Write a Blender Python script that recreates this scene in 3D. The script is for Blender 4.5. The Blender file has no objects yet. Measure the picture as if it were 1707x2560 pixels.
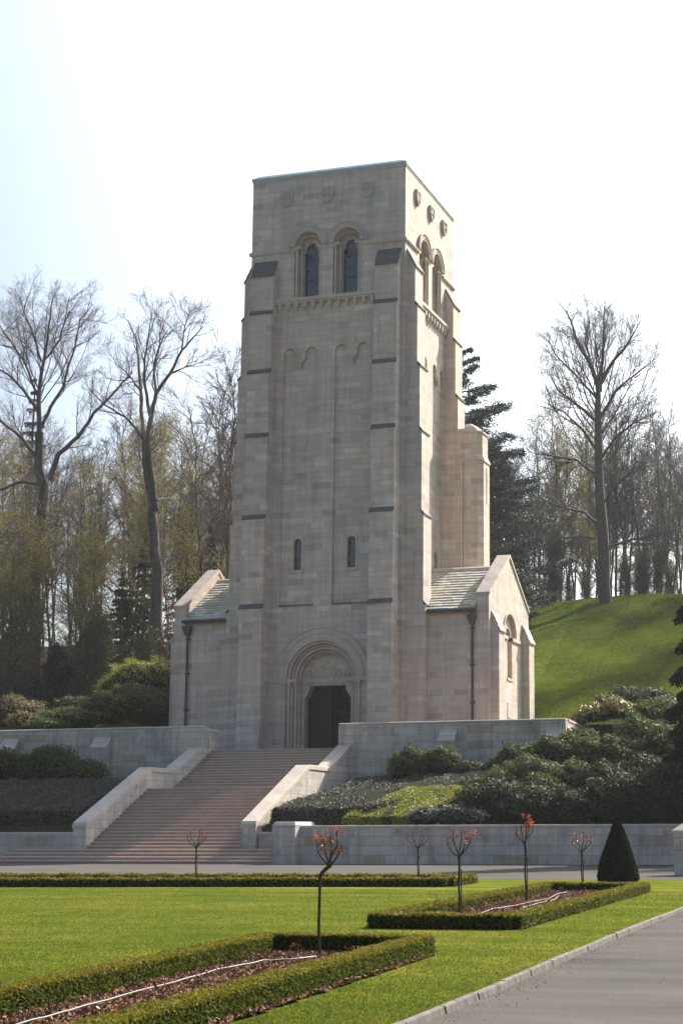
import bpy, bmesh, math, random
import numpy as np
from math import sin, cos, pi, radians, sqrt, atan2
from mathutils import Matrix, Vector

# ------------------------------------------------------------------ camera, world, sun
sc = bpy.context.scene
col = sc.collection
W_, H_ = 1707.0, 2560.0
F, CX, CY, YAW, PITCH, ROLL = 4020.203, 1251.488, 1421.929, 0.2760874, 0.1608159, -0.003709
CAM = np.array([33.78, 0.0, 1.4])
fw = np.array([-sin(YAW)*cos(PITCH), cos(YAW)*cos(PITCH), sin(PITCH)])
r_ = np.array([cos(YAW), sin(YAW), 0.0]); u_ = np.cross(r_, fw)
rt = cos(ROLL)*r_ + sin(ROLL)*u_; up = -sin(ROLL)*r_ + cos(ROLL)*u_
cam = bpy.data.cameras.new("camera"); camo = bpy.data.objects.new("camera", cam); col.objects.link(camo)
M = Matrix(((rt[0], up[0], -fw[0], CAM[0]), (rt[1], up[1], -fw[1], CAM[1]), (rt[2], up[2], -fw[2], CAM[2]), (0, 0, 0, 1)))
camo.matrix_world = M
cam.sensor_fit = 'VERTICAL'; cam.sensor_height = 36.0; cam.lens = F*36.0/H_
cam.shift_x = (W_/2-CX)/H_; cam.shift_y = (CY-H_/2)/H_
cam.clip_start = 0.2; cam.clip_end = 3000
sc.camera = camo

SUN_EL, SUN_AZ = radians(41), radians(22)          # azimuth from +Y towards +X
world = bpy.data.worlds.new("World"); sc.world = world; world.use_nodes = True
wn = world.node_tree; bg = wn.nodes['Background']
sky = wn.nodes.new('ShaderNodeTexSky'); sky.sky_type = 'NISHITA'; sky.sun_disc = False
sky.sun_elevation = SUN_EL; sky.sun_rotation = SUN_AZ; sky.air_density = 1.0; sky.dust_density = 4.0; sky.ozone_density = 1.0
# hazy bright air around the sun, added to the clear-sky model
tc = wn.nodes.new('ShaderNodeTexCoord'); dp = wn.nodes.new('ShaderNodeVectorMath'); dp.operation = 'DOT_PRODUCT'
nz = wn.nodes.new('ShaderNodeVectorMath'); nz.operation = 'NORMALIZE'; wn.links.new(tc.outputs['Generated'], nz.inputs[0]); wn.links.new(nz.outputs[0], dp.inputs[0])
dp.inputs[1].default_value = (sin(SUN_AZ)*cos(SUN_EL), cos(SUN_AZ)*cos(SUN_EL), sin(SUN_EL))
mr = wn.nodes.new('ShaderNodeMapRange'); mr.interpolation_type = 'SMOOTHSTEP'; wn.links.new(dp.outputs['Value'], mr.inputs[0]); mr.inputs[1].default_value = 0.54; mr.inputs[2].default_value = 1.0; mr.inputs[3].default_value = 0; mr.inputs[4].default_value = 7.0
gl = wn.nodes.new('ShaderNodeVectorMath'); gl.operation = 'SCALE'; gl.inputs[0].default_value = (0.86, 1.0, 1.05); wn.links.new(mr.outputs[0], gl.inputs['Scale'])
ad = wn.nodes.new('ShaderNodeVectorMath'); ad.operation = 'ADD'; wn.links.new(sky.outputs[0], ad.inputs[0]); wn.links.new(gl.outputs[0], ad.inputs[1])
wn.links.new(ad.outputs[0], bg.inputs[0]); bg.inputs[1].default_value = 0.08
sun = bpy.data.lights.new("sun", 'SUN'); sun.energy = 5.0; sun.angle = radians(0.53); sun.color = (1.0, 0.91, 0.80)
suno = bpy.data.objects.new("sun", sun); col.objects.link(suno)
sd = Vector((sin(SUN_AZ)*cos(SUN_EL), cos(SUN_AZ)*cos(SUN_EL), sin(SUN_EL)))
suno.rotation_euler = sd.to_track_quat('Z', 'Y').to_euler(); suno.location = (60, 60, 80)
sc.view_settings.view_transform = 'Standard'; sc.view_settings.look = 'None'
sc.view_settings.exposure = 1.3; sc.view_settings.gamma = 1.0
sc.cycles.max_bounces = 6; sc.cycles.diffuse_bounces = 3; sc.cycles.transparent_max_bounces = 8
sc.cycles.sample_clamp_indirect = 4.0

def ray(u, v): return fw + rt*(u-CX)/F - up*(v-CY)/F
def onZ(u, v, z=0.0): d = ray(u, v); return CAM + d*((z-CAM[2])/d[2])
def onY(u, v, y): d = ray(u, v); return CAM + d*(y/d[1])

# ------------------------------------------------------------------ scene helpers
def tag(o, label=None, cat=None, group=None, kind=None):
    if label: o['label'] = label
    if cat: o['category'] = cat
    if group: o['group'] = group
    if kind: o['kind'] = kind
    return o
def empty(name, loc, rz=0.0):
    o = bpy.data.objects.new(name, None); col.objects.link(o); o.location = loc; o.rotation_euler = (0, 0, rz)
    o.empty_display_size = 0.3
    return o
WL = {}
def base_of(o): return WL.get(o.name, tuple(o.location))
def link_mesh(name, me, mats, parent=None, loc=None):
    o = bpy.data.objects.new(name, me); col.objects.link(o)
    for m in (mats if isinstance(mats, (list, tuple)) else [mats]): me.materials.append(m)
    if parent is not None:
        b = base_of(parent); me.transform(Matrix.Translation((-b[0], -b[1], -b[2])))
        o.parent = parent; WL[o.name] = b
    elif loc is not None:
        me.transform(Matrix.Translation((-loc[0], -loc[1], -loc[2]))); o.location = loc; WL[o.name] = tuple(loc)
    else: WL[o.name] = (0, 0, 0)
    return o

class MB:
    def __init__(s): s.v = []; s.f = []; s.m = []; s.smooth = []
    def add(s, vs, fs, mi=0, sm=False):
        b = len(s.v); s.v += [tuple(map(float, p)) for p in vs]
        for f in fs: s.f.append(tuple(i+b for i in f)); s.m.append(mi); s.smooth.append(sm)
    def box(s, x0, x1, y0, y1, z0, z1, mi=0):
        s.add([(x0,y0,z0),(x1,y0,z0),(x1,y1,z0),(x0,y1,z0),(x0,y0,z1),(x1,y0,z1),(x1,y1,z1),(x0,y1,z1)],
              [(0,3,2,1),(4,5,6,7),(0,1,5,4),(1,2,6,5),(2,3,7,6),(3,0,4,7)], mi)
    def prism(s, prof, a0, a1, axis='x', mi=0, sm=False):
        # prof: list of 2D points; axis x -> (y,z); axis y -> (x,z); axis z -> (x,y)
        n = len(prof)
        def P(p, a): return (a, p[0], p[1]) if axis == 'x' else ((p[0], a, p[1]) if axis == 'y' else (p[0], p[1], a))
        vs = [P(p, a0) for p in prof] + [P(p, a1) for p in prof]
        area = sum(prof[i][0]*prof[(i+1) % n][1]-prof[(i+1) % n][0]*prof[i][1] for i in range(n))
        pos = (area > 0) == (a1 > a0)
        if axis == 'y': pos = not pos
        lo = tuple(range(n)); hi = tuple(range(n, 2*n))
        fs = [lo[::-1] if pos else lo, hi if pos else hi[::-1]]
        for i in range(n):
            j = (i+1) % n; q = (i, j, j+n, i+n); fs.append(q if pos else q[::-1])
        s.add(vs, fs, mi, sm)
    def cyl(s, c, r, z0, z1, n=12, r2=None, mi=0, sm=True):
        r2 = r if r2 is None else r2
        vs = [(c[0]+r*cos(2*pi*i/n), c[1]+r*sin(2*pi*i/n), z0) for i in range(n)] + [(c[0]+r2*cos(2*pi*i/n), c[1]+r2*sin(2*pi*i/n), z1) for i in range(n)]
        s.add(vs, [(i, (i+1) % n, (i+1) % n+n, i+n) for i in range(n)], mi, sm)
        s.add(vs, [tuple(range(n))[::-1], tuple(range(n, 2*n))], mi, False)
    def tube(s, pts, rad, k=5, mi=0, sm=True):
        pts = [np.array(p, float) for p in pts]; n = len(pts)
        if not hasattr(rad, '__len__'): rad = [rad]*n
        vs = []; prev = None
        for i in range(n):
            t = pts[min(i+1, n-1)]-pts[max(i-1, 0)]; t = t/(np.linalg.norm(t)+1e-9)
            if prev is None:
                a = np.array([0, 0, 1.0]) if abs(t[2]) < .9 else np.array([1.0, 0, 0]); prev = np.cross(t, a)
            a = prev - t*(prev@t); a /= np.linalg.norm(a)+1e-9; prev = a; b = np.cross(t, a)
            for j in range(k): vs.append(pts[i]+rad[i]*(cos(2*pi*j/k)*a+sin(2*pi*j/k)*b))
        fs = [(i*k+j, i*k+(j+1) % k, (i+1)*k+(j+1) % k, (i+1)*k+j) for i in range(n-1) for j in range(k)]
        s.add(vs, fs, mi, sm); s.add([vs[j] for j in range(k)], [tuple(range(k))[::-1]], mi); s.add([vs[-k+j] for j in range(k)], [tuple(range(k))], mi)
    def sweep(s, path, prof, mi=0, sm=False, closed=False):
        # path: list of (origin, u_axis, v_axis); prof: 2D
        n = len(prof); vs = []
        for (o, a, b) in path:
            o = np.array(o, float); a = np.array(a, float); b = np.array(b, float)
            for (p, q) in prof: vs.append(o+a*p+b*q)
        m = len(path); fs = [(i*n+j, i*n+(j+1) % n, (i+1)*n+(j+1) % n, (i+1)*n+j) for i in range(m-1) for j in range(n)]
        s.add(vs, fs, mi, sm); s.add(vs[:n], [tuple(range(n))[::-1]], mi); s.add(vs[-n:], [tuple(range(n))], mi)
    def mesh(s, name):
        me = bpy.data.meshes.new(name); me.from_pydata(s.v, [], s.f)
        me.polygons.foreach_set('material_index', s.m); me.polygons.foreach_set('use_smooth', s.smooth)
        me.update(); return me
    def build(s, name, mats, parent=None, loc=None, bevel=0.0, fix=True):
        me = s.mesh(name)
        if fix:
            bm = bmesh.new(); bm.from_mesh(me); bmesh.ops.recalc_face_normals(bm, faces=bm.faces); bm.to_mesh(me); bm.free()
        o = link_mesh(name, me, mats, parent, loc)
        if bevel:
            b = o.modifiers.new('bevel', 'BEVEL'); b.width = bevel; b.segments = 2; b.limit_method = 'ANGLE'; b.angle_limit = radians(40)
        return o

def quads_mesh(name, V, nper=4, mi=None):
    """V: (N,nper,3) array -> mesh of N separate faces."""
    N = len(V); me = bpy.data.meshes.new(name)
    me.vertices.add(N*nper); me.vertices.foreach_set('co', np.ascontiguousarray(V, dtype=np.float32).ravel())
    me.loops.add(N*nper); me.loops.foreach_set('vertex_index', np.arange(N*nper, dtype=np.int32))
    me.polygons.add(N); me.polygons.foreach_set('loop_start', np.arange(0, N*nper, nper, dtype=np.int32))
    try: me.polygons.foreach_set('loop_total', np.full(N, nper, dtype=np.int32))
    except Exception: pass
    if mi is not None: me.polygons.foreach_set('material_index', np.asarray(mi, dtype=np.int32))
    me.update(calc_edges=True); return me

def boolean(o, cutters):
    """cut closed meshes (MB objects) out of o"""
    bpy.context.view_layer.update()
    for c in cutters:
        co = c.build('cutter', [], None)
        m = o.modifiers.new('b', 'BOOLEAN'); m.operation = 'DIFFERENCE'; m.solver = 'EXACT'; m.object = co; m.use_self = False
    dg = bpy.context.evaluated_depsgraph_get(); dg.update()
    me = bpy.data.meshes.new_from_object(o.evaluated_get(dg))
    old = o.data; o.modifiers.clear(); o.data = me
    for q in [q for q in list(bpy.data.objects) if q.name.startswith('cutter')]:
        d = q.data; bpy.data.objects.remove(q); bpy.data.meshes.remove(d)
    bpy.data.meshes.remove(old)

# ------------------------------------------------------------------ materials
def mat(name, rough=0.8, spec=0.3):
    m = bpy.data.materials.new(name); m.use_nodes = True; b = m.node_tree.nodes['Principled BSDF']
    b.inputs['Roughness'].default_value = rough; b.inputs['Specular IOR Level'].default_value = spec
    return m, m.node_tree, b
def N(t, typ, **kw):
    n = t.nodes.new(typ)
    for k, v in kw.items():
        if hasattr(n, k): setattr(n, k, v)
        else: n.inputs[k].default_value = v
    return n
def ramp(t, stops, interp='LINEAR'):
    n = t.nodes.new('ShaderNodeValToRGB'); n.color_ramp.interpolation = interp; e = n.color_ramp.elements
    while len(e) < len(stops): e.new(0.5)
    for i, (p, c) in enumerate(stops): e[i].position = p; e[i].color = (*c, 1) if len(c) == 3 else c
    return n
def mixc(t, f, a, b, mode='MIX'):
    n = t.nodes.new('ShaderNodeMix'); n.data_type = 'RGBA'; n.blend_type = mode
    for s, x in ((n.inputs[0], f), (n.inputs[6], a), (n.inputs[7], b)):
        if isinstance(x, bpy.types.NodeSocket): t.links.new(x, s)
        else: s.default_value = (*x, 1) if isinstance(x, (tuple, list)) else x
    return n.outputs[2]
def noise(t, scale, detail=4, vec=None, rough=.55, dist=0.0):
    n = N(t, 'ShaderNodeTexNoise'); n.inputs['Scale'].default_value = scale; n.inputs['Detail'].default_value = detail
    n.inputs['Roughness'].default_value = rough; n.inputs['Distortion'].default_value = dist
    if vec is not None: t.links.new(vec, n.inputs['Vector'])
    return n
def pos(t): return t.nodes.new('ShaderNodeNewGeometry').outputs['Position']
def bump(t, b, h, strength=.3, dist=.02):
    n = t.nodes.new('ShaderNodeBump'); n.inputs['Strength'].default_value = strength; n.inputs['Distance'].default_value = dist
    t.links.new(h, n.inputs['Height']); t.links.new(n.outputs[0], b.inputs['Normal']); return n

def stone(name, pal, bw=0.95, bh=0.32, mortar=.006, mcol=(.33,.29,.25), stain=0.35, offset=0.0, moss=0.0, contrast=1.0):
    m, t, b = mat(name, .88, .25)
    p = pos(t); sx = N(t, 'ShaderNodeSeparateXYZ'); t.links.new(p, sx.inputs[0])
    ad = N(t, 'ShaderNodeMath', operation='ADD'); t.links.new(sx.outputs[0], ad.inputs[0]); t.links.new(sx.outputs[1], ad.inputs[1])
    zo = N(t, 'ShaderNodeMath', operation='ADD'); t.links.new(sx.outputs[2], zo.inputs[0]); zo.inputs[1].default_value = offset
    cx = N(t, 'ShaderNodeCombineXYZ'); t.links.new(ad.outputs[0], cx.inputs[0]); t.links.new(zo.outputs[0], cx.inputs[1])
    br = N(t, 'ShaderNodeTexBrick'); br.offset = .5; br.squash = .72; br.squash_frequency = 3; br.offset_frequency = 2
    t.links.new(cx.outputs[0], br.inputs['Vector'])
    br.inputs['Color1'].default_value = (0, 0, 0, 1); br.inputs['Color2'].default_value = (1, 1, 1, 1); br.inputs['Mortar'].default_value = (.5, .5, .5, 1)
    br.inputs['Scale'].default_value = 1; br.inputs['Mortar Size'].default_value = mortar; br.inputs['Mortar Smooth'].default_value = .4
    br.inputs['Brick Width'].default_value = bw; br.inputs['Row Height'].default_value = bh; br.inputs['Bias'].default_value = 0
    rp = ramp(t, pal); t.links.new(br.outputs['Color'], rp.inputs[0])
    # row tint: long low-frequency in x, fine in z
    mp = N(t, 'ShaderNodeMapping'); t.links.new(cx.outputs[0], mp.inputs[0]); mp.inputs['Scale'].default_value = (.35, 2.6, 1)
    n1 = noise(t, 1.0, 3, mp.outputs[0]); r1 = ramp(t, [(.3, (.88,.88,.88)), (.7, (1.1,1.08,1.05))]); t.links.new(n1.outputs[0], r1.inputs[0])
    c = mixc(t, 1.0, rp.outputs[0], r1.outputs[0], 'MULTIPLY')
    n2 = noise(t, .22, 5, p); r2 = ramp(t, [(.35, (.90,.91,.93)), (.62, (1.10,1.03,.97))]); t.links.new(n2.outputs[0], r2.inputs[0])
    c = mixc(t, .8, c, r2.outputs[0], 'MULTIPLY')
    # vertical rain streaks and dark patches
    mp2 = N(t, 'ShaderNodeMapping'); t.links.new(cx.outputs[0], mp2.inputs[0]); mp2.inputs['Scale'].default_value = (2.2, .18, 1)
    n3 = noise(t, 1.3, 6, mp2.outputs[0], .6); r3 = ramp(t, [(.42, (1,1,1)), (.75, (1-stain, 1-stain, 1-stain*.95))]); t.links.new(n3.outputs[0], r3.inputs[0])
    c = mixc(t, .75, c, r3.outputs[0], 'MULTIPLY')
    n4 = noise(t, 14, 6, p, .7); r4 = ramp(t, [(.3, (.88,.88,.88)), (.7, (1.1,1.1,1.1))]); t.links.new(n4.outputs[0], r4.inputs[0])
    c = mixc(t, .9, c, r4.outputs[0], 'MULTIPLY')
    c = mixc(t, br.outputs['Fac'], c, mcol)
    if moss:
        n5 = noise(t, .9, 6, p, .65); r5 = ramp(t, [(.52, (0,0,0)), (.68, (moss,)*3)]); t.links.new(n5.outputs[0], r5.inputs[0])
        c = mixc(t, r5.outputs[0], c, (.13,.14,.11))
    t.links.new(c, b.inputs['Base Color'])
    mm = N(t, 'ShaderNodeMath', operation='MULTIPLY_ADD'); t.links.new(br.outputs['Fac'], mm.inputs[0]); mm.inputs[1].default_value = -1.2; t.links.new(n4.outputs[0], mm.inputs[2])
    bump(t, b, mm.outputs[0], .5, .012)
    return m
S_TOWER = stone('ashlar', [(0,(.43,.37,.31)), (.07,(.50,.443,.385)), (.25,(.525,.467,.41)), (.8,(.55,.492,.435)), (.95,(.605,.555,.50)), (1,(.62,.58,.53))], stain=.34)
S_WALL = stone('rough_ashlar', [(0,(.46,.43,.39)), (.45,(.50,.47,.425)), (.955,(.56,.53,.48)), (.975,(.42,.35,.27))], bw=1.3, bh=.38, mortar=.009, mcol=(.20,.185,.16), stain=.5, moss=.5)
S_TRIM = stone('dressed_stone', [(0,(.47,.425,.375)), (1,(.53,.48,.43))], bw=1.1, bh=3.0, mortar=.004, stain=.2)
S_STEP = stone('pink_granite', [(0,(.25,.18,.155)), (.5,(.29,.205,.175)), (1,(.33,.245,.21))], bw=1.7, bh=.155, mortar=.004, stain=.35, mcol=(.2,.15,.13))
def plain(name, c1, c2, rough=.7, spec=.3, scale=6, bmp=.2, bd=.01):
    m, t, b = mat(name, rough, spec); p = pos(t); n = noise(t, scale, 6, p, .65)
    r = ramp(t, [(.3, c1), (.7, c2)]); t.links.new(n.outputs[0], r.inputs[0]); t.links.new(r.outputs[0], b.inputs['Base Color'])
    if bmp: bump(t, b, n.outputs[0], bmp, bd)
    return m
S_NOSE = plain('worn_lit_pink_granite', (.47,.365,.305), (.60,.475,.40), .8, .25, 3)  # worn edge, coloured lighter than the risers to paint in light on the nosings
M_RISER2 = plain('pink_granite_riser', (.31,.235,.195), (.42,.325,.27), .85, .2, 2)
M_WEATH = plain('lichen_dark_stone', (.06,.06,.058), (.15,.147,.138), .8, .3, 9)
M_LEAD = plain('painted_iron', (.025,.03,.045), (.05,.057,.075), .45, .5, 14, .1)
M_COPPER = plain('weathered_lead', (.30,.38,.38), (.42,.50,.49), .6, .4, 3)
M_WOOD = plain('dark_oak', (.008,.006,.005), (.018,.012,.009), .6, .3, 8)
M_DARK = plain('unlit_interior_stone', (.05,.045,.04), (.08,.07,.06), .9, .1, 2)
M_HOSE = plain('pale_hose', (.10,.099,.097), (.17,.168,.165), .5, .4, 9, .05)
def glass():
    m, t, b = mat('leaded_glass', .12, .6); p = pos(t); n = noise(t, 5, 3, p)
    r = ramp(t, [(.3, (.018,.022,.034)), (.7, (.035,.042,.062))]); t.links.new(n.outputs[0], r.inputs[0]); t.links.new(r.outputs[0], b.inputs['Base Color'])
    sx = N(t, 'ShaderNodeSeparateXYZ'); t.links.new(p, sx.inputs[0]); ad = N(t, 'ShaderNodeMath', operation='ADD'); t.links.new(sx.outputs[0], ad.inputs[0]); t.links.new(sx.outputs[1], ad.inputs[1])
    cx = N(t, 'ShaderNodeCombineXYZ'); t.links.new(ad.outputs[0], cx.inputs[0]); t.links.new(sx.outputs[2], cx.inputs[1])
    br = N(t, 'ShaderNodeTexBrick'); br.offset = 0; t.links.new(cx.outputs[0], br.inputs['Vector']); br.inputs['Scale'].default_value = 1; br.inputs['Brick Width'].default_value = .155; br.inputs['Row Height'].default_value = .2; br.inputs['Mortar Size'].default_value = .012
    br.inputs['Color1'].default_value = (.7, .7, .7, 1); br.inputs['Color2'].default_value = (1.0, 1.0, 1.0, 1); br.inputs['Mortar'].default_value = (.45, .45, .45, 1)
    t.links.new(mixc(t, 1, r.outputs[0], br.outputs['Color'], 'MULTIPLY'), b.inputs['Base Color'])
    bump(t, b, n.outputs[0], .15, .02); return m
M_GLASS = glass()
def slate():
    m, t, b = mat('stone_slate', .75, .35); p = pos(t)
    mp = N(t, 'ShaderNodeMapping'); t.links.new(p, mp.inputs[0]); mp.inputs['Scale'].default_value = (3.4, 1.0, 6.0)
    v = N(t, 'ShaderNodeTexVoronoi'); v.inputs['Scale'].default_value = 1.2; t.links.new(mp.outputs[0], v.inputs['Vector'])
    sx = N(t, 'ShaderNodeSeparateColor'); t.links.new(v.outputs['Color'], sx.inputs[0])
    r = ramp(t, [(0, (.33,.33,.29)), (.5, (.45,.44,.38)), (1, (.55,.53,.46))]); t.links.new(sx.outputs[0], r.inputs[0])
    n = noise(t, 1.1, 5, p, .6); r2 = ramp(t, [(.45, (0,0,0)), (.62, (.8,.8,.8))]); t.links.new(n.outputs[0], r2.inputs[0])
    c = mixc(t, r2.outputs[0], r.outputs[0], (.27,.26,.16)); t.links.new(c, b.inputs['Base Color'])
    n3 = noise(t, 20, 4, p); bump(t, b, n3.outputs[0], .4, .02); return m
M_SLATE = slate()
def bark(name, c1, c2):
    return plain(name, c1, c2, .9, .15, 5, .5, .03)
M_BARK = bark('grey_bark', (.045,.042,.036), (.10,.095,.085))
M_TWIG = bark('brown_twig', (.075,.065,.055), (.14,.12,.10))
M_TWIGR = bark('reddish_twig', (.10,.08,.07), (.165,.135,.12))
M_ROSEB = bark('rose_bark', (.035,.028,.018), (.08,.065,.035))
def leafm(name, cols, rough=.5, spec=.4, trans=.35, tcol=None):
    m, t, b = mat(name, rough, spec)
    g = t.nodes.new('ShaderNodeNewGeometry'); r = ramp(t, [(i/(len(cols)-1), c) for i, c in enumerate(cols)])
    t.links.new(g.outputs['Random Per Island'], r.inputs[0]); t.links.new(r.outputs[0], b.inputs['Base Color'])
    if trans:
        tr = N(t, 'ShaderNodeBsdfTranslucent'); ms = N(t, 'ShaderNodeMixShader'); ms.inputs[0].default_value = trans
        if tcol: tr.inputs[0].default_value = (*tcol, 1)
        else: t.links.new(r.outputs[0], tr.inputs[0])
        out = t.nodes['Material Output']; t.links.new(b.outputs[0], ms.inputs[1]); t.links.new(tr.outputs[0], ms.inputs[2]); t.links.new(ms.outputs[0], out.inputs[0])
    return m
L_RHODO = leafm('rhododendron_leaf', [(.035,.055,.013), (.06,.09,.02), (.095,.125,.032), (.065,.078,.026)], .68, .22, .35)
L_YELLOW = leafm('yellow_green_leaf', [(.16,.14,.02), (.22,.19,.035), (.12,.13,.02)], .45, .4, .3)
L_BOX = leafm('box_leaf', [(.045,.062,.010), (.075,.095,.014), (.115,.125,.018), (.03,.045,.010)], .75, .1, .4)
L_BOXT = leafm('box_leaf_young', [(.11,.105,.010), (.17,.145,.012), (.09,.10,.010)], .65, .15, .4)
L_GREYH = leafm('grey_green_leaf', [(.055,.06,.042), (.09,.09,.065), (.12,.11,.085), (.04,.05,.03)], .6, .25, .2)
L_LIME = leafm('lime_leaf', [(.17,.20,.02), (.24,.26,.03), (.30,.29,.04)], .5, .4, .4)
L_SILVER = leafm('silver_leaf', [(.09,.10,.095), (.14,.15,.145), (.05,.055,.05)], .55, .35, .2)
L_YEW = leafm('yew_leaf', [(.006,.011,.004), (.010,.018,.006), (.018,.026,.007)], .8, .1, .15)
L_RHODK = leafm('rhododendron_leaf_dark', [(.015,.028,.008), (.03,.048,.013), (.045,.065,.02)], .65, .22, .25)
L_CEDAR = leafm('cedar_needles', [(.018,.032,.026), (.03,.05,.04), (.045,.065,.05)], .6, .3, .2)
L_BUD = leafm('bud_leaf', [(.22,.185,.05), (.30,.255,.075), (.15,.145,.04)], .6, .2, .45)
L_BUDR = leafm('dry_brown_leaf', [(.13,.095,.04), (.18,.13,.06), (.09,.08,.03)], .6, .2, .3)
L_RED = leafm('red_rose_leaf', [(.30,.04,.02), (.42,.08,.04), (.22,.06,.03)], .4, .5, .4)
L_PURP = leafm('purple_leaf', [(.10,.025,.03), (.16,.04,.045)], .5, .3, .3)
L_DARKG = leafm('dark_green_needles', [(.018,.032,.018), (.03,.05,.025), (.05,.065,.032)], .6, .3, .25)
L_UNDER = leafm('undergrowth_leaf', [(.03,.05,.015), (.055,.075,.02), (.09,.08,.035)], .6, .3, .25)

def grassmat():
    m, t, b = mat('mown_grass', .9, 0.0); p = pos(t)
    n1 = noise(t, .35, 5, p, .6); r1 = ramp(t, [(.3, (.062,.090,.014)), (.5, (.090,.110,.018)), (.72, (.138,.134,.030))]); t.links.new(n1.outputs[0], r1.inputs[0])
    mp = N(t, 'ShaderNodeMapping'); t.links.new(p, mp.inputs[0]); mp.inputs['Scale'].default_value = (1, .35, 1); mp.inputs['Rotation'].default_value = (0, 0, .3)
    n2 = noise(t, 40, 4, mp.outputs[0], .7); r2 = ramp(t, [(.3, (.6,.62,.6)), (.7, (1.35,1.3,1.2))]); t.links.new(n2.outputs[0], r2.inputs[0])
    c = mixc(t, .85, r1.outputs[0], r2.outputs[0], 'MULTIPLY')
    wv = N(t, 'ShaderNodeTexWave'); wv.bands_direction = 'Y'; wv.inputs['Scale'].default_value = .16; wv.inputs['Distortion'].default_value = .6; wv.inputs['Detail'].default_value = 2; t.links.new(p, wv.inputs['Vector'])
    rw_ = ramp(t, [(.3, (.90,.93,.90)), (.7, (1.08,1.06,1.05))]); t.links.new(wv.outputs['Fac'], rw_.inputs[0]); c = mixc(t, 1, c, rw_.outputs[0], 'MULTIPLY')
    n3 = noise(t, 2.3, 4, p, .6); r3 = ramp(t, [(.3, (.70,.82,.74)), (.7, (1.26,1.14,1.05))]); t.links.new(n3.outputs[0], r3.inputs[0])
    c = mixc(t, 1, c, r3.outputs[0], 'MULTIPLY'); t.links.new(c, b.inputs['Base Color']); bump(t, b, n2.outputs[0], .6, .03); return m
M_GRASS = grassmat()
def hillmat():
    m, t, b = mat('hill_ground', .95, 0.0); p = pos(t)
    n1 = noise(t, .12, 5, p, .6); r1 = ramp(t, [(.3, (.062,.095,.010)), (.7, (.102,.135,.018))]); t.links.new(n1.outputs[0], r1.inputs[0])
    mp = N(t, 'ShaderNodeMapping'); t.links.new(p, mp.inputs[0]); mp.inputs['Scale'].default_value = (.5, 3, 1)
    n2 = noise(t, 1.3, 8, mp.outputs[0], .78, .4); r2 = ramp(t, [(.36, (.52,.56,.5)), (.5, (.95,.95,.95)), (.64, (1.35,1.28,1.2))]); t.links.new(n2.outputs[0], r2.inputs[0])
    gcol = mixc(t, .9, r1.outputs[0], r2.outputs[0], 'MULTIPLY')
    n3 = noise(t, 1.2, 6, p, .7); r3 = ramp(t, [(.3, (.03,.025,.014)), (.6, (.07,.055,.03)), (.75, (.05,.07,.02))]); t.links.new(n3.outputs[0], r3.inputs[0])
    sx = N(t, 'ShaderNodeSeparateXYZ'); t.links.new(p, sx.inputs[0])
    a = N(t, 'ShaderNodeMath', operation='MULTIPLY_ADD'); t.links.new(sx.outputs[0], a.inputs[0]); a.inputs[1].default_value = .25; a.inputs[2].default_value = .9; a.use_clamp = True
    bY = N(t, 'ShaderNodeMath', operation='MULTIPLY_ADD'); t.links.new(sx.outputs[1], bY.inputs[0]); bY.inputs[1].default_value = -.2; bY.inputs[2].default_value = 28.0; bY.use_clamp = True
    mm = N(t, 'ShaderNodeMath', operation='MULTIPLY'); t.links.new(a.outputs[0], mm.inputs[0]); t.links.new(bY.outputs[0], mm.inputs[1])
    c2 = N(t, 'ShaderNodeMath', operation='MULTIPLY_ADD'); t.links.new(sx.outputs[1], c2.inputs[0]); c2.inputs[1].default_value = .5; c2.inputs[2].default_value = -40.5; c2.use_clamp = True
    m3 = N(t, 'ShaderNodeMath', operation='MULTIPLY'); t.links.new(mm.outputs[0], m3.inputs[0]); t.links.new(c2.outputs[0], m3.inputs[1])
    c = mixc(t, m3.outputs[0], r3.outputs[0], gcol); t.links.new(c, b.inputs['Base Color']); bump(t, b, n2.outputs[0], .9, .22); return m
M_HILL = hillmat()
def asphalt():
    m, t, b = mat('pale_asphalt', .95, .0); p = pos(t)
    n1 = noise(t, 60, 3, p, .7); r1 = ramp(t, [(.3, (.065,.062,.059)), (.7, (.115,.110,.105))]); t.links.new(n1.outputs[0], r1.inputs[0])
    mp = N(t, 'ShaderNodeMapping'); t.links.new(p, mp.inputs[0]); mp.inputs['Scale'].default_value = (.35, 1.2, 1)
    n2 = noise(t, .8, 5, mp.outputs[0], .6); r2 = ramp(t, [(.3, (.74,.74,.76)), (.5, (.98,.98,.98)), (.7, (1.2,1.17,1.13))]); t.links.new(n2.outputs[0], r2.inputs[0])
    c = mixc(t, 1, r1.outputs[0], r2.outputs[0], 'MULTIPLY'); t.links.new(c, b.inputs['Base Color']); bump(t, b, n1.outputs[0], .4, .008); return m
M_ROAD = asphalt()
M_SOIL = plain('bark_mulch', (.055,.03,.02), (.14,.08,.055), .95, .0, 22, .8, .04)
M_CHIP = leafm('mulch_chip', [(.10,.058,.038), (.19,.11,.07), (.28,.175,.115), (.07,.042,.028)], .9, .0, 0)
M_KERB = plain('kerb_stone', (.045,.042,.038), (.15,.138,.128), .85, .2, 7, .5, .02)
M_CORE = plain('leafy_shade', (.008,.012,.005), (.014,.02,.008), .95, .05, 4, 0)

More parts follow.
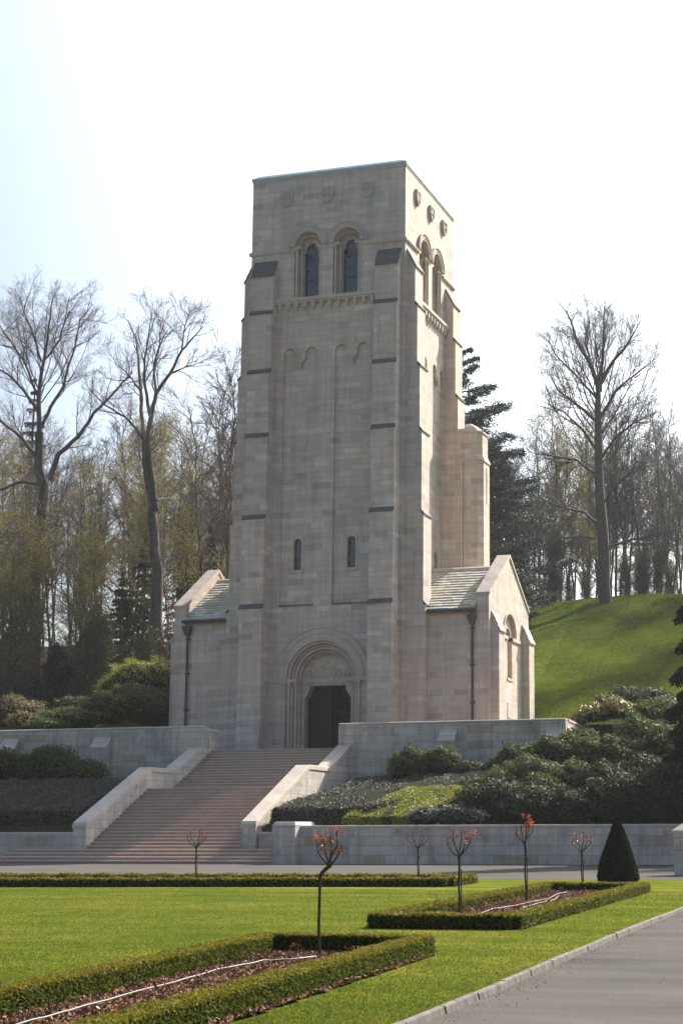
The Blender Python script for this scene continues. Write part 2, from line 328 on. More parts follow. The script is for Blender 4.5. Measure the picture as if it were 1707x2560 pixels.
# ------------------------------------------------------------------ setting: ground
PLAT = 5.55
def Hh(x, y):
    """terrain height behind the lower wall"""
    if y < 64.1 or (abs(x) < 4.305 and y < 77): return -0.02
    if y < 65.405 and x < 6.5: return -0.02
    if y <= 75.95: g = 1.25+(y-64.1)*(2.6/11.85)
    else: g = 3.85
    if y > 75.95:
        if -40 < x < 15.5: g = PLAT-.03
        else: g = 3.85+(min(y, 84)-75.95)*(1.9/8.05)
        if x > 14.5 and x <= 15.5: g = PLAT-.03
    if y > 84:
        right = max(0.0, min(1.0, (x+16)/20.0)); s = .27+.055*right
        k = min(y, 130)-84; g = max(g, PLAT-.03)+k*s
        if y > 130: g += (1-math.exp(-(y-130)/9.0))*9*s*.55
    if abs(x) < 9.6 and 83 < y < 96: g = PLAT-.03
    return g
def terrain():
    xs = sorted(set([-150+6*i for i in range(20)] + [-30+1.5*i for i in range(67)] + [72+6*i for i in range(22)] + [15.5, 15.51, -4.3, -4.31, 4.3, 4.31, 6.5, 6.51, -7.5]))
    ys = sorted(set([64.1, 64.11, 65.4, 65.41, 75.95, 75.96] + [65+1.5*i for i in range(7)] + [77.5+1.5*i for i in range(45)] + [148+8*i for i in range(24)]))
    V = [(x, y, Hh(x, y) + (0.12*sin(x*.7+y*.3)*sin(y*.45) if y > 96 else 0)) for y in ys for x in xs]; n = len(xs)
    Fc = [(j*n+i, j*n+i+1, (j+1)*n+i+1, (j+1)*n+i) for j in range(len(ys)-1) for i in range(n-1)]
    b = MB(); b.add(V, Fc, 0, True); o = b.build('hill_ground', M_HILL, fix=False); tag(o, kind='structure'); return o
terrain()
b = MB(); b.add([(-390,-60,0),(390,-60,0),(390,64.2,0),(-390,64.2,0)], [(0,1,2,3)]); tag(b.build('road', M_ROAD, fix=False), kind='structure')
b = MB(); b.add([(-395,-95,-.05),(395,-95,-.05),(395,395,-.05),(-395,395,-.05)], [(0,1,2,3)]); tag(b.build('ground', M_HILL, fix=False), kind='structure')
KX = [(30.15,-5),(30.02,6),(29.93,11.1),(29.76,14.3),(29.43,19.9),(29.03,28.4),(28.75,34),(28.6,39),(28.4,42.4),(27.6,43.7)]
def kx(y):
    for (a, b0), (c, d) in zip(KX[:-1], KX[1:]):
        if b0 <= y <= d: return a+(c-a)*(y-b0)/(d-b0)
    return KX[-1][0]
b = MB(); L = [(x-.06, y) for x, y in KX]
lawnpts = [(-60,-5)] + L + [(-60, 43.9)]
b.add([(x, y, .05) for x, y in lawnpts], [tuple(range(len(lawnpts)))]); tag(b.build('lawn', M_GRASS, fix=False), kind='structure')
# kerb: short stones along the lawn edge
b = MB(); rk = random.Random(4)
pts = []
for (a, b0), (c, d) in zip(KX[:-1], KX[1:]):
    n = max(1, int(sqrt((c-a)**2+(d-b0)**2)/1.0))
    for i in range(n): pts.append((a+(c-a)*i/n, b0+(d-b0)*i/n))
pts.append(KX[-1])
for (x0, y0), (x1, y1) in zip(pts[:-1], pts[1:]):
    dx, dy = x1-x0, y1-y0; l = sqrt(dx*dx+dy*dy); nx, ny = dy/l, -dx/l; g = .008; w = .075+rk.uniform(-.006, .006); h = .062+rk.uniform(-.006, .006); o0 = rk.uniform(-.008, .008)
    ax, ay = x0+dx/l*g, y0+dy/l*g; bx_, by_ = x1-dx/l*g, y1-dy/l*g
    b.add([(ax-nx*.06+nx*o0, ay, -.02), (ax+nx*(w-.06), ay+ny*w, -.02), (bx_+nx*(w-.06), by_+ny*w, -.02), (bx_-nx*.06, by_, -.02),
           (ax-nx*.06+nx*o0, ay, h), (ax+nx*(w-.075), ay+ny*w, h), (bx_+nx*(w-.075), by_+ny*w, h), (bx_-nx*.06, by_, h)],
          [(0,3,2,1),(4,5,6,7),(0,1,5,4),(1,2,6,5),(2,3,7,6),(3,0,4,7)])
tag(b.build('kerb', M_KERB, bevel=.012), kind='structure')

# ------------------------------------------------------------------ chapel
chap = empty('chapel', (0, 87.3, PLAT))
tag(chap, 'tall square stone chapel tower with low gabled side wings at the head of the steps', 'chapel')
HX, Y0, Y1_ = 4.75, 82.75, 91.8; YC = (Y0+Y1_)/2
# frames: map local (s along face, d outward, z) to world
def frame_front(s_, d, z): return (s_, Y0-d, z)
def frame_side(s_, d, z): return (HX+d, YC+s_, z)
def frame_left(s_, d, z): return (-HX-d, YC-s_, z)
def arch_prof(hw, z0, zs, n=20, r=None, cx=0.0):
    r = hw if r is None else r
    return [(cx-hw, z0), (cx+hw, z0)] + [(cx+hw*cos(pi*i/n), zs+r*sin(pi*i/n)) for i in range(n+1)]
def fprism(mb, fr, prof, d0, d1, mi=0):
    n = len(prof); vs = [fr(p[0], d0, p[1]) for p in prof]+[fr(p[0], d1, p[1]) for p in prof]
    mb.add(vs, [tuple(range(n))[::-1], tuple(range(n, 2*n))]+[(i, (i+1) % n, (i+1) % n+n, i+n) for i in range(n)], mi)
def fbox(mb, fr, s0, s1, d0, d1, z0, z1, mi=0): fprism(mb, fr, [(s0, z0), (s1, z0), (s1, z1), (s0, z1)], d0, d1, mi)
def ring(mb, fr, cx, zs, ro, ri, d0, d1, a0=0, a1=pi, n=28, mi=0):
    vs = []
    for i in range(n+1):
        a = a0+(a1-a0)*i/n
        for (r, d) in ((ro, d0), (ro, d1), (ri, d1), (ri, d0)): vs.append(fr(cx+r*cos(a), d, zs+r*sin(a)))
    fs = [(i*4+j, i*4+(j+1) % 4, (i+1)*4+(j+1) % 4, (i+1)*4+j) for i in range(n) for j in range(4)] + [(0,1,2,3), (n*4+3, n*4+2, n*4+1, n*4)]
    mb.add(vs, fs, mi)
def roll(mb, fr, cx, zs, R, d, rr, n=28, k=6, a0=0, a1=pi):
    vs = []
    for i in range(n+1):
        a = a0+(a1-a0)*i/n
        for j in range(k):
            t = 2*pi*j/k; r = R+rr*cos(t); vs.append(fr(cx+r*cos(a), d+rr*sin(t), zs+r*sin(a)))
    mb.add(vs, [(i*k+j, i*k+(j+1) % k, (i+1)*k+(j+1) % k, (i+1)*k+j) for i in range(n) for j in range(k)], 0, True)
def colonnette(mb, fr, s_, d, z0, z1, r=.085):
    c = fr(s_, d, 0)
    mb.cyl(c, r, z0+.28, z1-.30, 10)
    for (ra, rb, za, zb) in ((r*1.75, r*1.75, z0, z0+.09), (r*1.6, r*1.15, z0+.09, z0+.2), (r*1.3, r*1.05, z0+.2, z0+.28), (r*1.05, r*1.5, z1-.30, z1-.12), (r*1.5, r*1.85, z1-.12, z1-.05)):
        mb.cyl(c, ra, za, zb, 10, rb)
    q = r*1.95; mb.box(c[0]-q, c[0]+q, c[1]-q, c[1]+q, z1-.05, z1+.03)

b = MB(); b.box(-HX, HX, Y0, Y1_, 4.8, 39.1)
tw = b.build('tower_wall', S_TOWER, chap)
cut = []
def cutter(): c = MB(); cut.append(c); return c
base = base_of(chap)
def off(fr): return fr
SPR, SILL = 34.92, 31.78
for fr in (frame_front, frame_side):
    # blind two-arched panels
    for sg in (-1, 1):
        c = cutter(); f2 = off(fr)
        s0, s1 = (.54, 2.62) if sg > 0 else (-2.62, -.54)
        w = (s1-s0); r = .36
        prof = [(s0, 13.85), (s1, 13.85)]
        prof += [(s1-r+r*cos(pi*i/10), 28.45+r*sin(pi*i/10)) for i in range(11)]
        mid = (s0+s1)/2
        prof += [(s1-2*r, 28.15), (mid+.10, 27.9), (mid-.10, 27.9), (s0+2*r, 28.15)]
        prof += [(s0+r+r*cos(pi*i/10), 28.45+r*sin(pi*i/10)) for i in range(11)]
        fprism(c, f2, prof, -.17, .3)
        c2 = cutter(); fprism(c2, f2, arch_prof(.24, 15.85, 17.45, 4, .22, cx=sg*1.62), -.6, .1)
    # belfry openings: three receding orders each
    for cx_ in (-1.2, 1.2):
        for hw, dep in ((.86, .30), (.66, .58), (.47, 1.1)):
            c = cutter(); fprism(c, off(fr), arch_prof(hw, SILL, SPR, 24, cx=cx_), -dep, .3)
# portal
f2 = off(frame_front)
ZS = 9.72
for hw, dep in ((2.12, .32), (1.82, .62), (1.52, .95)):
    c = cutter(); fprism(c, f2, arch_prof(hw, 4.9+.001*dep, ZS, 32), -dep, .5)
c = cutter(); fprism(c, f2, [(-1.39, 4.95), (1.39, 4.95), (1.39, 8.72), (1.26, 8.80), (1.10, 9.14), (1.03, 9.40), (-1.03, 9.40), (-1.10, 9.14), (-1.26, 8.80), (-1.39, 8.72)], -1.6, -.5)
c = cutter(); fprism(c, f2, [(-2.6, 4.98), (2.6, 4.98), (2.6, 10.5), (-2.6, 10.5)], -7.5, -1.5)
boolean(tw, cut)
# plinth and portal floor
for x0, x1 in ((-3.2, -2.14), (2.14, 3.2)): b = MB(); b.prism([(Y0-.10, 5.2), (Y0+.05, 5.2), (Y0+.05, 6.5), (Y0, 6.5), (Y0-.10, 6.35)], x0, x1); b.build('plinth', S_TOWER, chap)
b = MB(); b.box(-2.11, 2.11, Y0-.02, Y0+9.0, 5.2, PLAT+.006); b.build('threshold', S_STEP, chap)
# portal mouldings
b = MB()
ring(b, frame_front, 0, ZS, 2.80, 2.12, -.05, .05); roll(b, frame_front, 0, ZS, 2.82, .05, .075)
for R, d in ((2.12, -.0), (2.5, .05), (1.84, -.31), (1.54, -.61)): roll(b, frame_front, 0, ZS, R, d, .055)
for R, d in ((2.02, -.14), (1.72, -.44)): roll(b, frame_front, 0, ZS, R, d, .09)
b.build('portal_arch', S_TRIM, chap)
b = MB()
for sg in (-1, 1):
    for s_, d in ((2.0, -.13), (1.70, -.42), (2.24, .03)):
        cc = MB(); colonnette(cc, frame_front, sg*s_, d, PLAT, ZS-.22, .085); cc.build('column', S_TRIM, chap)
    b = MB(); a0, a1 = sorted((sg*2.1, sg*2.86)); fbox(b, frame_front, a0, a1, -.0, .09, ZS-.2, ZS)
    a0, a1 = sorted((sg*1.5, sg*2.12)); fbox(b, frame_front, a0, a1, -.6, .002, ZS-.19, ZS-.01); b.build('portal_impost', S_TRIM, chap)
# tympanum carving: a cross-topped standing figure between attendants, low relief
b = MB(); ty = Y0+.95
def blob(mb, c, rx, ry, rz, n=8, m=6):
    vs = []; 
    for i in range(m+1):
        th = pi*i/m
        for j in range(n): vs.append((c[0]+rx*sin(th)*cos(2*pi*j/n), c[1]+ry*sin(th)*sin(2*pi*j/n), c[2]+rz*cos(th)))
    mb.add(vs, [(i*n+j, (i+1)*n+j, (i+1)*n+(j+1) % n, i*n+(j+1) % n) for i in range(m) for j in range(n)], 0, True)
def figure(mb, x, z, h, y):
    blob(mb, (x, y, z+h*.28), h*.16, .05, h*.3); blob(mb, (x, y, z+h*.62), h*.15, .06, h*.22); blob(mb, (x, y-.02, z+h*.9), h*.075, .06, h*.1)
    for sg in (-1, 1): blob(mb, (x+sg*h*.15, y, z+h*.55), h*.05, .045, h*.2)
figure(b, 0, 9.78, 1.05, ty)
for x, h in ((-.38, .78), (.38, .78), (-.7, .6), (.7, .6), (-1.0, .46), (1.0, .46), (-1.25, .3), (1.25, .3)): figure(b, x, 9.78, h, ty)
b.box(-1.5, 1.5, ty-.06, ty+.05, 9.52, 9.74)
b.build('tympanum_carving', S_TRIM, chap)
# doors: left leaf closed, right leaf swung inward
d = empty('door', (0, 0, 0)); d.parent = chap; WL[d.name] = tuple(base)
b = MB(); yd = Y0+1.62
for i in range(5): b.box(-1.38+i*.276, -1.38+(i+1)*.276-.012, yd, yd+.07, PLAT+.02, 9.39)
for z in (6.4, 7.6, 8.7): b.box(-1.37, -.01, yd-.02, yd, z, z+.1)
b.build('door_leaf', M_WOOD, d)
b = MB()
for i in range(5): b.box(1.33, 1.39, yd+.05+i*.276, yd+.05+(i+1)*.276-.012, PLAT+.02, 9.39)
for z in (6.4, 7.6, 8.7): b.box(1.30, 1.33, yd+.06, yd+1.4, z, z+.1)
b.build('door_leaf', M_WOOD, d)
# belfry windows
def belfry(fr, name_i):
    b = MB()
    for cx_ in (-1.2, 1.2):
        ring(b, fr, cx_, SPR, 1.20, .84, -.04, .09); roll(b, fr, cx_, SPR, 1.19, .09, .075); roll(b, fr, cx_, SPR, 1.0, .09, .04); ring(b, fr, cx_, SPR, .50, .35, -.8, -.62, n=16)
        for sg in (-1, 1): q0, q1 = sorted((cx_+sg*.36, cx_+sg*.5)); fbox(b, fr, q0, q1, -.8, -.6, SPR-.22, SPR+.02)
        roll(b, fr, cx_, SPR, .86, .0, .05); roll(b, fr, cx_, SPR, .74, -.30, .06); roll(b, fr, cx_, SPR, .58, -.58, .05)
        for sg in (-1, 1):
            cc = MB(); colonnette(cc, fr, cx_+sg*.76, -.14, SILL, SPR-.1, .07); cc.build('column', S_TRIM, chap); cc = MB(); colonnette(cc, fr, cx_+sg*.565, -.42, SILL, SPR-.1, .065); cc.build('column', S_TRIM, chap)
            a0, a1 = sorted((cx_+sg*.47, cx_+sg*.86)); fbox(b, fr, a0, a1, -.6, -.02, SPR-.12, SPR+.02)
    b.build('window_surround', S_TRIM, chap)
    for cx_ in (-1.2, 1.2):
        w = MB(); fprism(w, fr, arch_prof(.49, SILL-.02, SPR, 20, cx=cx_), -.86, -.82); g = w.build('window', M_GLASS, chap)
        w = MB(); fbox(w, fr, cx_-.47, cx_+.47, -.82, -.77, 33.05, 33.13); fbox(w, fr, cx_-.47, cx_+.47, -.82, -.77, 34.3, 34.38)
        for q in (-.44, .44): fbox(w, fr, cx_+q-.03, cx_+q+.03, -.81, -.76, SILL, SPR)
        f = w.build('glazing_bar', M_LEAD, g)
    for sg in (-1, 1):
        w = MB(); fprism(w, fr, arch_prof(.24, 15.86, 17.45, 4, .22, cx=sg*1.62), -.42, -.38); w.build('window', M_GLASS, chap)
    for sg in (-1, 1):      # slit window dressings
        b = MB(); fbox(b, fr, sg*1.62-.36, sg*1.62-.24, -.18, -.14, 15.85, 17.8); fbox(b, fr, sg*1.62+.24, sg*1.62+.36, -.18, -.14, 15.85, 17.8)
        fbox(b, fr, sg*1.62-.37, sg*1.62+.37, -.18, -.08, 15.70, 15.855)
        b.build('slit_dressing', S_TRIM, chap)
    # corbel table
    b = MB(); fprism(b, fr, [(-3.1, 31.55), (3.1, 31.55), (3.1, 31.74), (-3.1, 31.74)], -.02, .27)
    fbox(b, fr, -3.1, 3.1, -.02, .20, 31.44, 31.56)
    for i in range(12):
        s_ = -2.84+i*.516; fbox(b, fr, s_-.09, s_+.09, -.02, .21, 31.16, 31.45); fbox(b, fr, s_-.06, s_+.06, -.02, .14, 31.04, 31.17)
        if i < 11: ring(b, fr, s_+.258, 31.2, .26, .17, -.02, .07, n=8)
    b.build('corbel_table', S_TRIM, chap)
    for sg in (-1, 1):
        b = MB(); blob(b, fr(sg*1.58, .0, 27.75), .13, .13, .17); fbox(b, fr, sg*1.58-.11, sg*1.58+.11, -.1, .03, 27.85, 28.1)
        b.build('panel_corbel', S_TRIM, chap)
belfry(frame_front, 0); belfry(frame_side, 1)
# panel base string
for fr in (frame_front, frame_side):
    for sg in (-1, 1):
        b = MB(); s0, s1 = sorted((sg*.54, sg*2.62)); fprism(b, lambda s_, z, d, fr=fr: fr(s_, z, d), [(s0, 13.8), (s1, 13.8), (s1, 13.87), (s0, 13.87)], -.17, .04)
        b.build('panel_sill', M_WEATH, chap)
# string course at the belfry springing, broken by the arches
for fr, e in ((frame_front, 0), (frame_side, 0), (frame_left, 0)):
    for s0, s1 in ((-HX-.12, -2.3), (2.3, HX+.12)):
        if fr is frame_side: s0 = max(s0, -(Y1_-Y0)/2+.0); s1 = min(s1, (Y1_-Y0)/2+.12)
        if fr is frame_left: s0, s1 = (-(Y1_-Y0)/2-.12, 0) if s0 < 0 else (0, (Y1_-Y0)/2)
        prof = [(0, 34.58), (.05, 34.58), (.12, 34.68), (.12, 34.76), (0, 34.84)]
        b = MB(); n = 5; vs = [fr(s0, p[0]-.001, p[1]) for p in prof]+[fr(s1, p[0]-.001, p[1]) for p in prof]
        b.add(vs, [tuple(range(5))[::-1], tuple(range(5, 10))]+[(i, (i+1) % 5, (i+1) % 5+5, i+5) for i in range(5)])
        b.build('string_course', S_TRIM, chap)
# coping and roof
b = MB(); b.box(-HX-.03, HX+.03, Y0-.03, Y1_+.03, 39.1, 39.22); b.build('coping', S_TRIM, chap)
b = MB(); q = [(-HX-.07, Y0-.07), (HX+.07, Y0-.07), (HX+.07, Y1_+.07), (-HX-.07, Y1_+.07)]
b.add([(x, y, 39.221) for x, y in q]+[(x, y, 39.36) for x, y in q]+[(x*.93, YC+(y-YC)*.93, 39.62) for x, y in q], [(3,2,1,0),(0,1,5,4),(1,2,6,5),(2,3,7,6),(3,0,4,7),(4,5,9,8),(5,6,10,9),(6,7,11,10),(7,4,8,11),(8,9,10,11)])
b.build('roof', M_COPPER, chap)
# carved shields
def shield(fr, s_, z, k):
    b = MB(); pr = [(-.36, .42), (.36, .42), (.36, -.05), (.25, -.32), (0, -.52), (-.25, -.32), (-.36, -.05)]
    fprism(b, fr, [(s_+x, z+y) for x, y in pr], -.01, .10)
    n = len(pr)
    for i in range(n):      # raised rim
        a = pr[i]; c = pr[(i+1) % n]; q = .8
        fprism(b, fr, [(s_+a[0], z+a[1]), (s_+c[0], z+c[1]), (s_+c[0]*q, z+c[1]*q), (s_+a[0]*q, z+a[1]*q)], .10, .16)
    if k == 0: fprism(b, fr, [(s_-.2, z-.1), (s_, z+.22), (s_+.2, z-.1), (s_+.12, z-.1), (s_, z+.08), (s_-.12, z-.1)], .10, .15)
    elif k == 1:
        for q in (-.16, 0, .16): fbox(b, fr, s_+q-.035, s_+q+.035, .10, .15, z-.2, z+.28)
    else:
        fbox(b, fr, s_-.22, s_+.22, .10, .15, z-.02, z+.06); fprism(b, fr, [(s_-.16, z+.1), (s_+.16, z+.1), (s_, z+.32)], .10, .15)
    b.build('shield', S_TRIM, chap)
for i, s_ in enumerate((-2.55, .0, 2.45)):
    shield(frame_front, s_, 37.9, (1, 0, 2)[i]); shield(frame_side, s_, 37.9, (1, 2, 0)[i])
# buttresses
LV = [13.65, 18.75, 23.5, 27.3, 30.85]; DD = [1.20, 1.07, .95, .82, .66, .52]
def buttress(fr, s0, s1, hide_low=None):
    e = None
    zs = [5.2]+LV+[33.1]
    b = MB(); prof = [(-.05, 5.2), (DD[0]+.10, 5.2), (DD[0]+.10, 6.32), (DD[0], 6.5)]
    for i, z in enumerate(LV): prof += [(DD[i], z), (DD[i+1], z+.02)]
    prof += [(DD[5], 33.1), (.02, 34.12), (-.05, 34.12)]
    n = len(prof); vs = [fr(s0, p[0], p[1]) for p in prof]+[fr(s1, p[0], p[1]) for p in prof]
    b.add(vs, [tuple(range(n))[::-1], tuple(range(n, 2*n))]+[(i, (i+1) % n, (i+1) % n+n, i+n) for i in range(n)])
    bo = b.build('buttress', S_TOWER, chap)
    def slab(pr, a, c):
        w = MB(); n = len(pr); vs = [fr(a, p[0], p[1]) for p in pr]+[fr(c, p[0], p[1]) for p in pr]
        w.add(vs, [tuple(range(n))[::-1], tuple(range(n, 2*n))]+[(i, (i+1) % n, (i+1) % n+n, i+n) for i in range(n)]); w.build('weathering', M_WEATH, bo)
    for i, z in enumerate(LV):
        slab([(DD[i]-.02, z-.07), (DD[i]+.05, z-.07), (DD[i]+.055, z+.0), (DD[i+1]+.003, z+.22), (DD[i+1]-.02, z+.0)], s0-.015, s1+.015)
    m = 3
    for k in range(m):      # three overlapping cap slabs
        d0 = DD[5]*(1-k/m); d1 = DD[5]*(1-(k+1)/m); z0 = 33.1+1.02*k/m; z1 = 33.1+1.02*(k+1)/m
        slab([(d0-.03, z0+.0), (d0+.07, z0-.02), (d0+.075, z0+.05), (d1+.035, z1+.06), (d1-.02, z1)], s0-.02, s1+.02)
for s0, s1 in ((-4.5, -3.12), (3.12, 4.5)): buttress(frame_front, s0, s1)
sb = (Y1_-Y0)/2-.25
for s0, s1 in ((-sb, -sb+1.38), (sb-1.38, sb)): buttress(frame_side, s0, s1); buttress(frame_left, s0, s1)

# wings
ZE, ZR, YF, YB, YM = 13.45, 16.25, 83.5, 91.88, 87.69
def wing(sg):
    w = empty('wing', (0, 0, 0)); w.parent = chap; WL[w.name] = tuple(base)
    X = lambda v: sg*v
    def xr(a, c): return sorted((X(a), X(c)))
    x0, x1 = xr(4.7, 8.76); b = MB()
    b.prism([(YF, 4.8), (YB, 4.8), (YB, ZE-.05), (YM, ZR-.3), (YF, ZE-.05)], x0, x1)
    b.build('wing_wall', S_TOWER, w)
    x0, x1 = xr(8.76, 9.43); b = MB(); sl = (16.75-14.1)/(YM-YF)
    b.prism([(YF, 4.8), (YB, 4.8), (YB, 14.1), (YM, 16.75), (YF, 14.1)], x0, x1)
    g = b.build('gable_wall', S_TOWER, w)
    if sg > 0:
        cs = []
        def fg(s_, d, z): return (9.43+d, YM+s_, z)
        c = MB(); fprism(c, fg, arch_prof(1.28, 12.2, 12.25, 24, 1.25), -.16, .2); cs.append(c)
        c = MB(); fprism(c, fg, arch_prof(.5, 9.85, 12.35, 16), -.5, .2); cs.append(c)
        boolean(g, cs)
        fo = lambda s_, d, z: (9.43+d, YM+s_, z)
        q = MB(); fprism(q, fo, arch_prof(.52, 9.8, 12.35, 16), -.44, -.40); gl = q.build('window', M_GLASS, w)
        q = MB(); ring(q, fo, 0, 12.25, 1.40, 1.28, -.02, .07); roll(q, fo, 0, 12.25, .52, -.14, .05)
        for s0, s1 in ((-2.0, -.5), (.5, 2.35)): qq = MB(); fbox(qq, fo, s0, s1, -.18, .08, 12.02, 12.22); qq.build('gable_string', S_TRIM, w)
        q.build('window_hood', S_TRIM, w)
        q = MB(); fbox(q, fo, -.55, .55, -.1, .04, 9.72, 9.86); q.build('window_sill', S_TRIM, w)
        q = MB(); fbox(q, fo, -.5, .5, -.01, .025, 7.6, 8.5); q.build('plaque', S_TRIM, w)
    # coping of the gable
    x0, x1 = xr(8.70, 9.50); b = MB()
    b.prism([(YF-.08, 14.08), (YF-.08, 14.24), (YM, 16.98), (YB+.08, 14.24), (YB+.08, 14.08), (YM, 16.78)], x0, x1)
    b.build('gable_coping', S_TRIM, w, bevel=.015)
    # gable buttresses
    for y0, y1 in ((83.98, 85.1), (90.38, 91.5)):
        b = MB(); pr = [(9.4, 5.0), (9.97, 5.0), (9.97, 6.3), (9.87, 6.45), (9.87, 12.2), (9.43, 13.2), (9.4, 13.2)]
        b.prism([(X(p), z) for p, z in pr], y0, y1, 'y'); bo = b.build('gable_buttress', S_TOWER, w)
        c = MB()
        for k in range(3):
            d0 = .44*(1-k/3); d1 = .44*(1-(k+1)/3); z0 = 12.2+1.0*k/3; z1 = 12.2+1.0*(k+1)/3
            c.prism([(X(9.43+d0-.05), z0-.02), (X(9.43+d0+.07), z0-.05), (X(9.43+d0+.075), z0+.05), (X(9.43+d1+.03), z1+.07), (X(9.43+d1-.03), z1)], y0-.03, y1+.03, 'y')
        c.build('buttress_cap', S_TRIM, bo)
    # stone slate roof in overlapping courses
    b = MB(); rr = random.Random(5+sg); n = 15; L0 = sqrt((YM-(YF-.28))**2+(ZR-(ZE-.18))**2)
    for side in (1, -1):
        yE = YF-.28 if side > 0 else YB+.28; zE = ZE-.12
        for i in range(n):
            y0 = yE+(YM-yE)*i/n; z0 = zE+(ZR-zE)*i/n; y1 = yE+(YM-yE)*(i+1.15)/n; z1 = zE+(ZR-zE)*(i+1.15)/n
            x = 4.72
            while x < 8.72:
                wd = rr.uniform(.22, .42); xe = min(8.72, x+wd); a, c = xr(x, xe-.008); j = rr.uniform(-.012, .012); lift = .07+rr.uniform(0, .02); y0j = y0-side*j*1.5; z0j = z0-j
                b.prism([(y0j, z0j), (y0j, z0j+lift), (y1, z1+.012), (y1, z1-.02)], a, c); x += wd
    b.build('slate_roof', M_SLATE, w)
    b = MB(); x0, x1 = xr(4.7, 8.72); b.prism([(YM-.16, ZR-.06), (YM-.14, ZR+.04), (YM, ZR+.13), (YM+.14, ZR+.04), (YM+.16, ZR-.06)], x0, x1)
    b.build('ridge_tiles', S_TRIM, w)
    # gutter
    b = MB(); x0, x1 = xr(5.98, 8.78); pr = [(YF-.33+.15*cos(a), ZE-.16+.15*sin(a)) for a in [pi+pi*i/8 for i in range(9)]]+[(YF-.19, ZE-.14), (YF-.33, ZE-.18), (YF-.47, ZE-.14)]
    b.prism(pr, x0, x1); b.build('gutter', M_LEAD, w)
    b = MB(); px_ = X(8.52); py = YF-.13
    b.tube([(px_, YF-.33, ZE-.28), (px_, YF-.33, ZE-.5), (px_, py, ZE-.75), (px_, py, 12.75)], .06, 8)
    b.tube([(px_, py, 12.8), (px_, py, 5.6)], .065, 10)
    b.add([(px_+a*s, py+c*s, z) for z, s in ((12.45, .1), (12.7, .19), (12.9, .25), (12.98, .27)) for a, c in ((-1,-1),(1,-1),(1,1),(-1,1))],
          [(i*4+j, i*4+(j+1) % 4, (i+1)*4+(j+1) % 4, (i+1)*4+j) for i in range(3) for j in range(4)]+[(12,13,14,15), (3,2,1,0)])
    for z in (12.2, 10.2, 8.15, 6.3): b.cyl((px_, py), .105, z, z+.11, 10); b.box(px_-.14, px_+.14, py, YF+.01, z+.02, z+.09)
    b.build('downpipe', M_LEAD, w)
wing(1); wing(-1)
# stair turret behind the right wing
b = MB()
b.prism([(HX, 14), (5.98, 14), (5.98, 25.1), (HX, 25.0)], 89.98, 91.7, 'y')
FP = [(5.95, 89.98), (6.88, 89.98), (7.16, 90.26), (7.16, 91.47), (6.88, 91.75), (5.95, 91.75)]
b.prism(FP, 14, 23.3, 'z')
tb = b.build('stair_turret', S_TOWER, chap)
def shrink(k, g=0.0): return [(5.93+(x-5.93)*k+(g if x > 6 else 0), 90.86+(y-90.86)*k+(g if y > 90.86 else -g)) for x, y in FP]
b = MB(); b.prism(shrink(.93), 23.3, 24.95, 'z'); b.build('turret_top', S_TOWER, chap)
def tier(mb, A, za, B_, zb):
    n = len(A); mb.add([(x, y, za) for x, y in A]+[(x, y, zb) for x, y in B_], [tuple(range(n))[::-1], tuple(range(n, 2*n))]+[(i, (i+1) % n, (i+1) % n+n, i+n) for i in range(n)])
b = MB(); tier(b, shrink(1, .05), 23.2, shrink(1, .05), 23.3); tier(b, shrink(1, .05), 23.301, shrink(.94), 23.62)
b.build('turret_setoff', S_TRIM, chap); b = MB()
tier(b, shrink(.93, .06), 24.95, shrink(.93, .06), 25.05); tier(b, shrink(.93, .05), 25.051, shrink(.62), 25.42); tier(b, shrink(.60), 25.421, shrink(.28), 25.66)
b.add([(HX,89.92,25.0),(5.98,89.92,25.1),(5.98,91.7,25.1),(HX,91.7,25.0),(HX,90.15,25.2),(5.98,90.15,25.3),(5.98,91.7,25.3),(HX,91.7,25.2)], [(0,3,2,1),(4,5,6,7),(0,1,5,4),(1,2,6,5),(2,3,7,6),(3,0,4,7)])
b.build('turret_coping', S_TRIM, chap)
b = MB(); b.box(7.14, 7.175, 90.75, 90.98, 20.7, 22.9); b.build('window', M_GLASS, chap)

# ------------------------------------------------------------------ stairs, terraces and walls
b = MB()
def steps(mb, x0, x1, ya, za, yb, zb, n):
    for i in range(n):
        y = ya+(yb-ya)*i/n; z = za+(zb-za)*(i+1)/n; zp = za+(zb-za)*i/n
        # nosing: tread slab overhangs riser
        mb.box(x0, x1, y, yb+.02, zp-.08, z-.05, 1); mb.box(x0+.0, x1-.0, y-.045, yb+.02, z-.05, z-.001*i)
steps(b, -7.3, 5.92, 63.25, 0, 64.65, .62, 4)
steps(b, -3.74, 3.74, 64.9, .62, 70.5, 3.42, 18)
b.box(-3.74, 3.74, 70.5, 73.1, 3.0, 3.418)
steps(b, -3.74, 3.74, 73.0, 3.42, 77.3, PLAT, 14)
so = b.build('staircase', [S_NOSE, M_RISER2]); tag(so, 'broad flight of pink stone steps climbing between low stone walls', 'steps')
so['kind'] = 'structure'
b = MB(); b.add([(-40, 77.28, PLAT), (15.5, 77.28, PLAT), (15.5, 84, PLAT), (-40, 84, PLAT), (-40, 76.2, PLAT), (-4.3, 76.2, PLAT), (-4.3, 77.28, PLAT), (4.3, 76.2, PLAT), (15.5, 76.2, PLAT), (4.3, 77.28, PLAT)],
                [(0,6,1,2,3), (4,5,6,0), (7,8,1,9)]); tag(b.build('terrace_paving', S_STEP, fix=False), kind='structure')
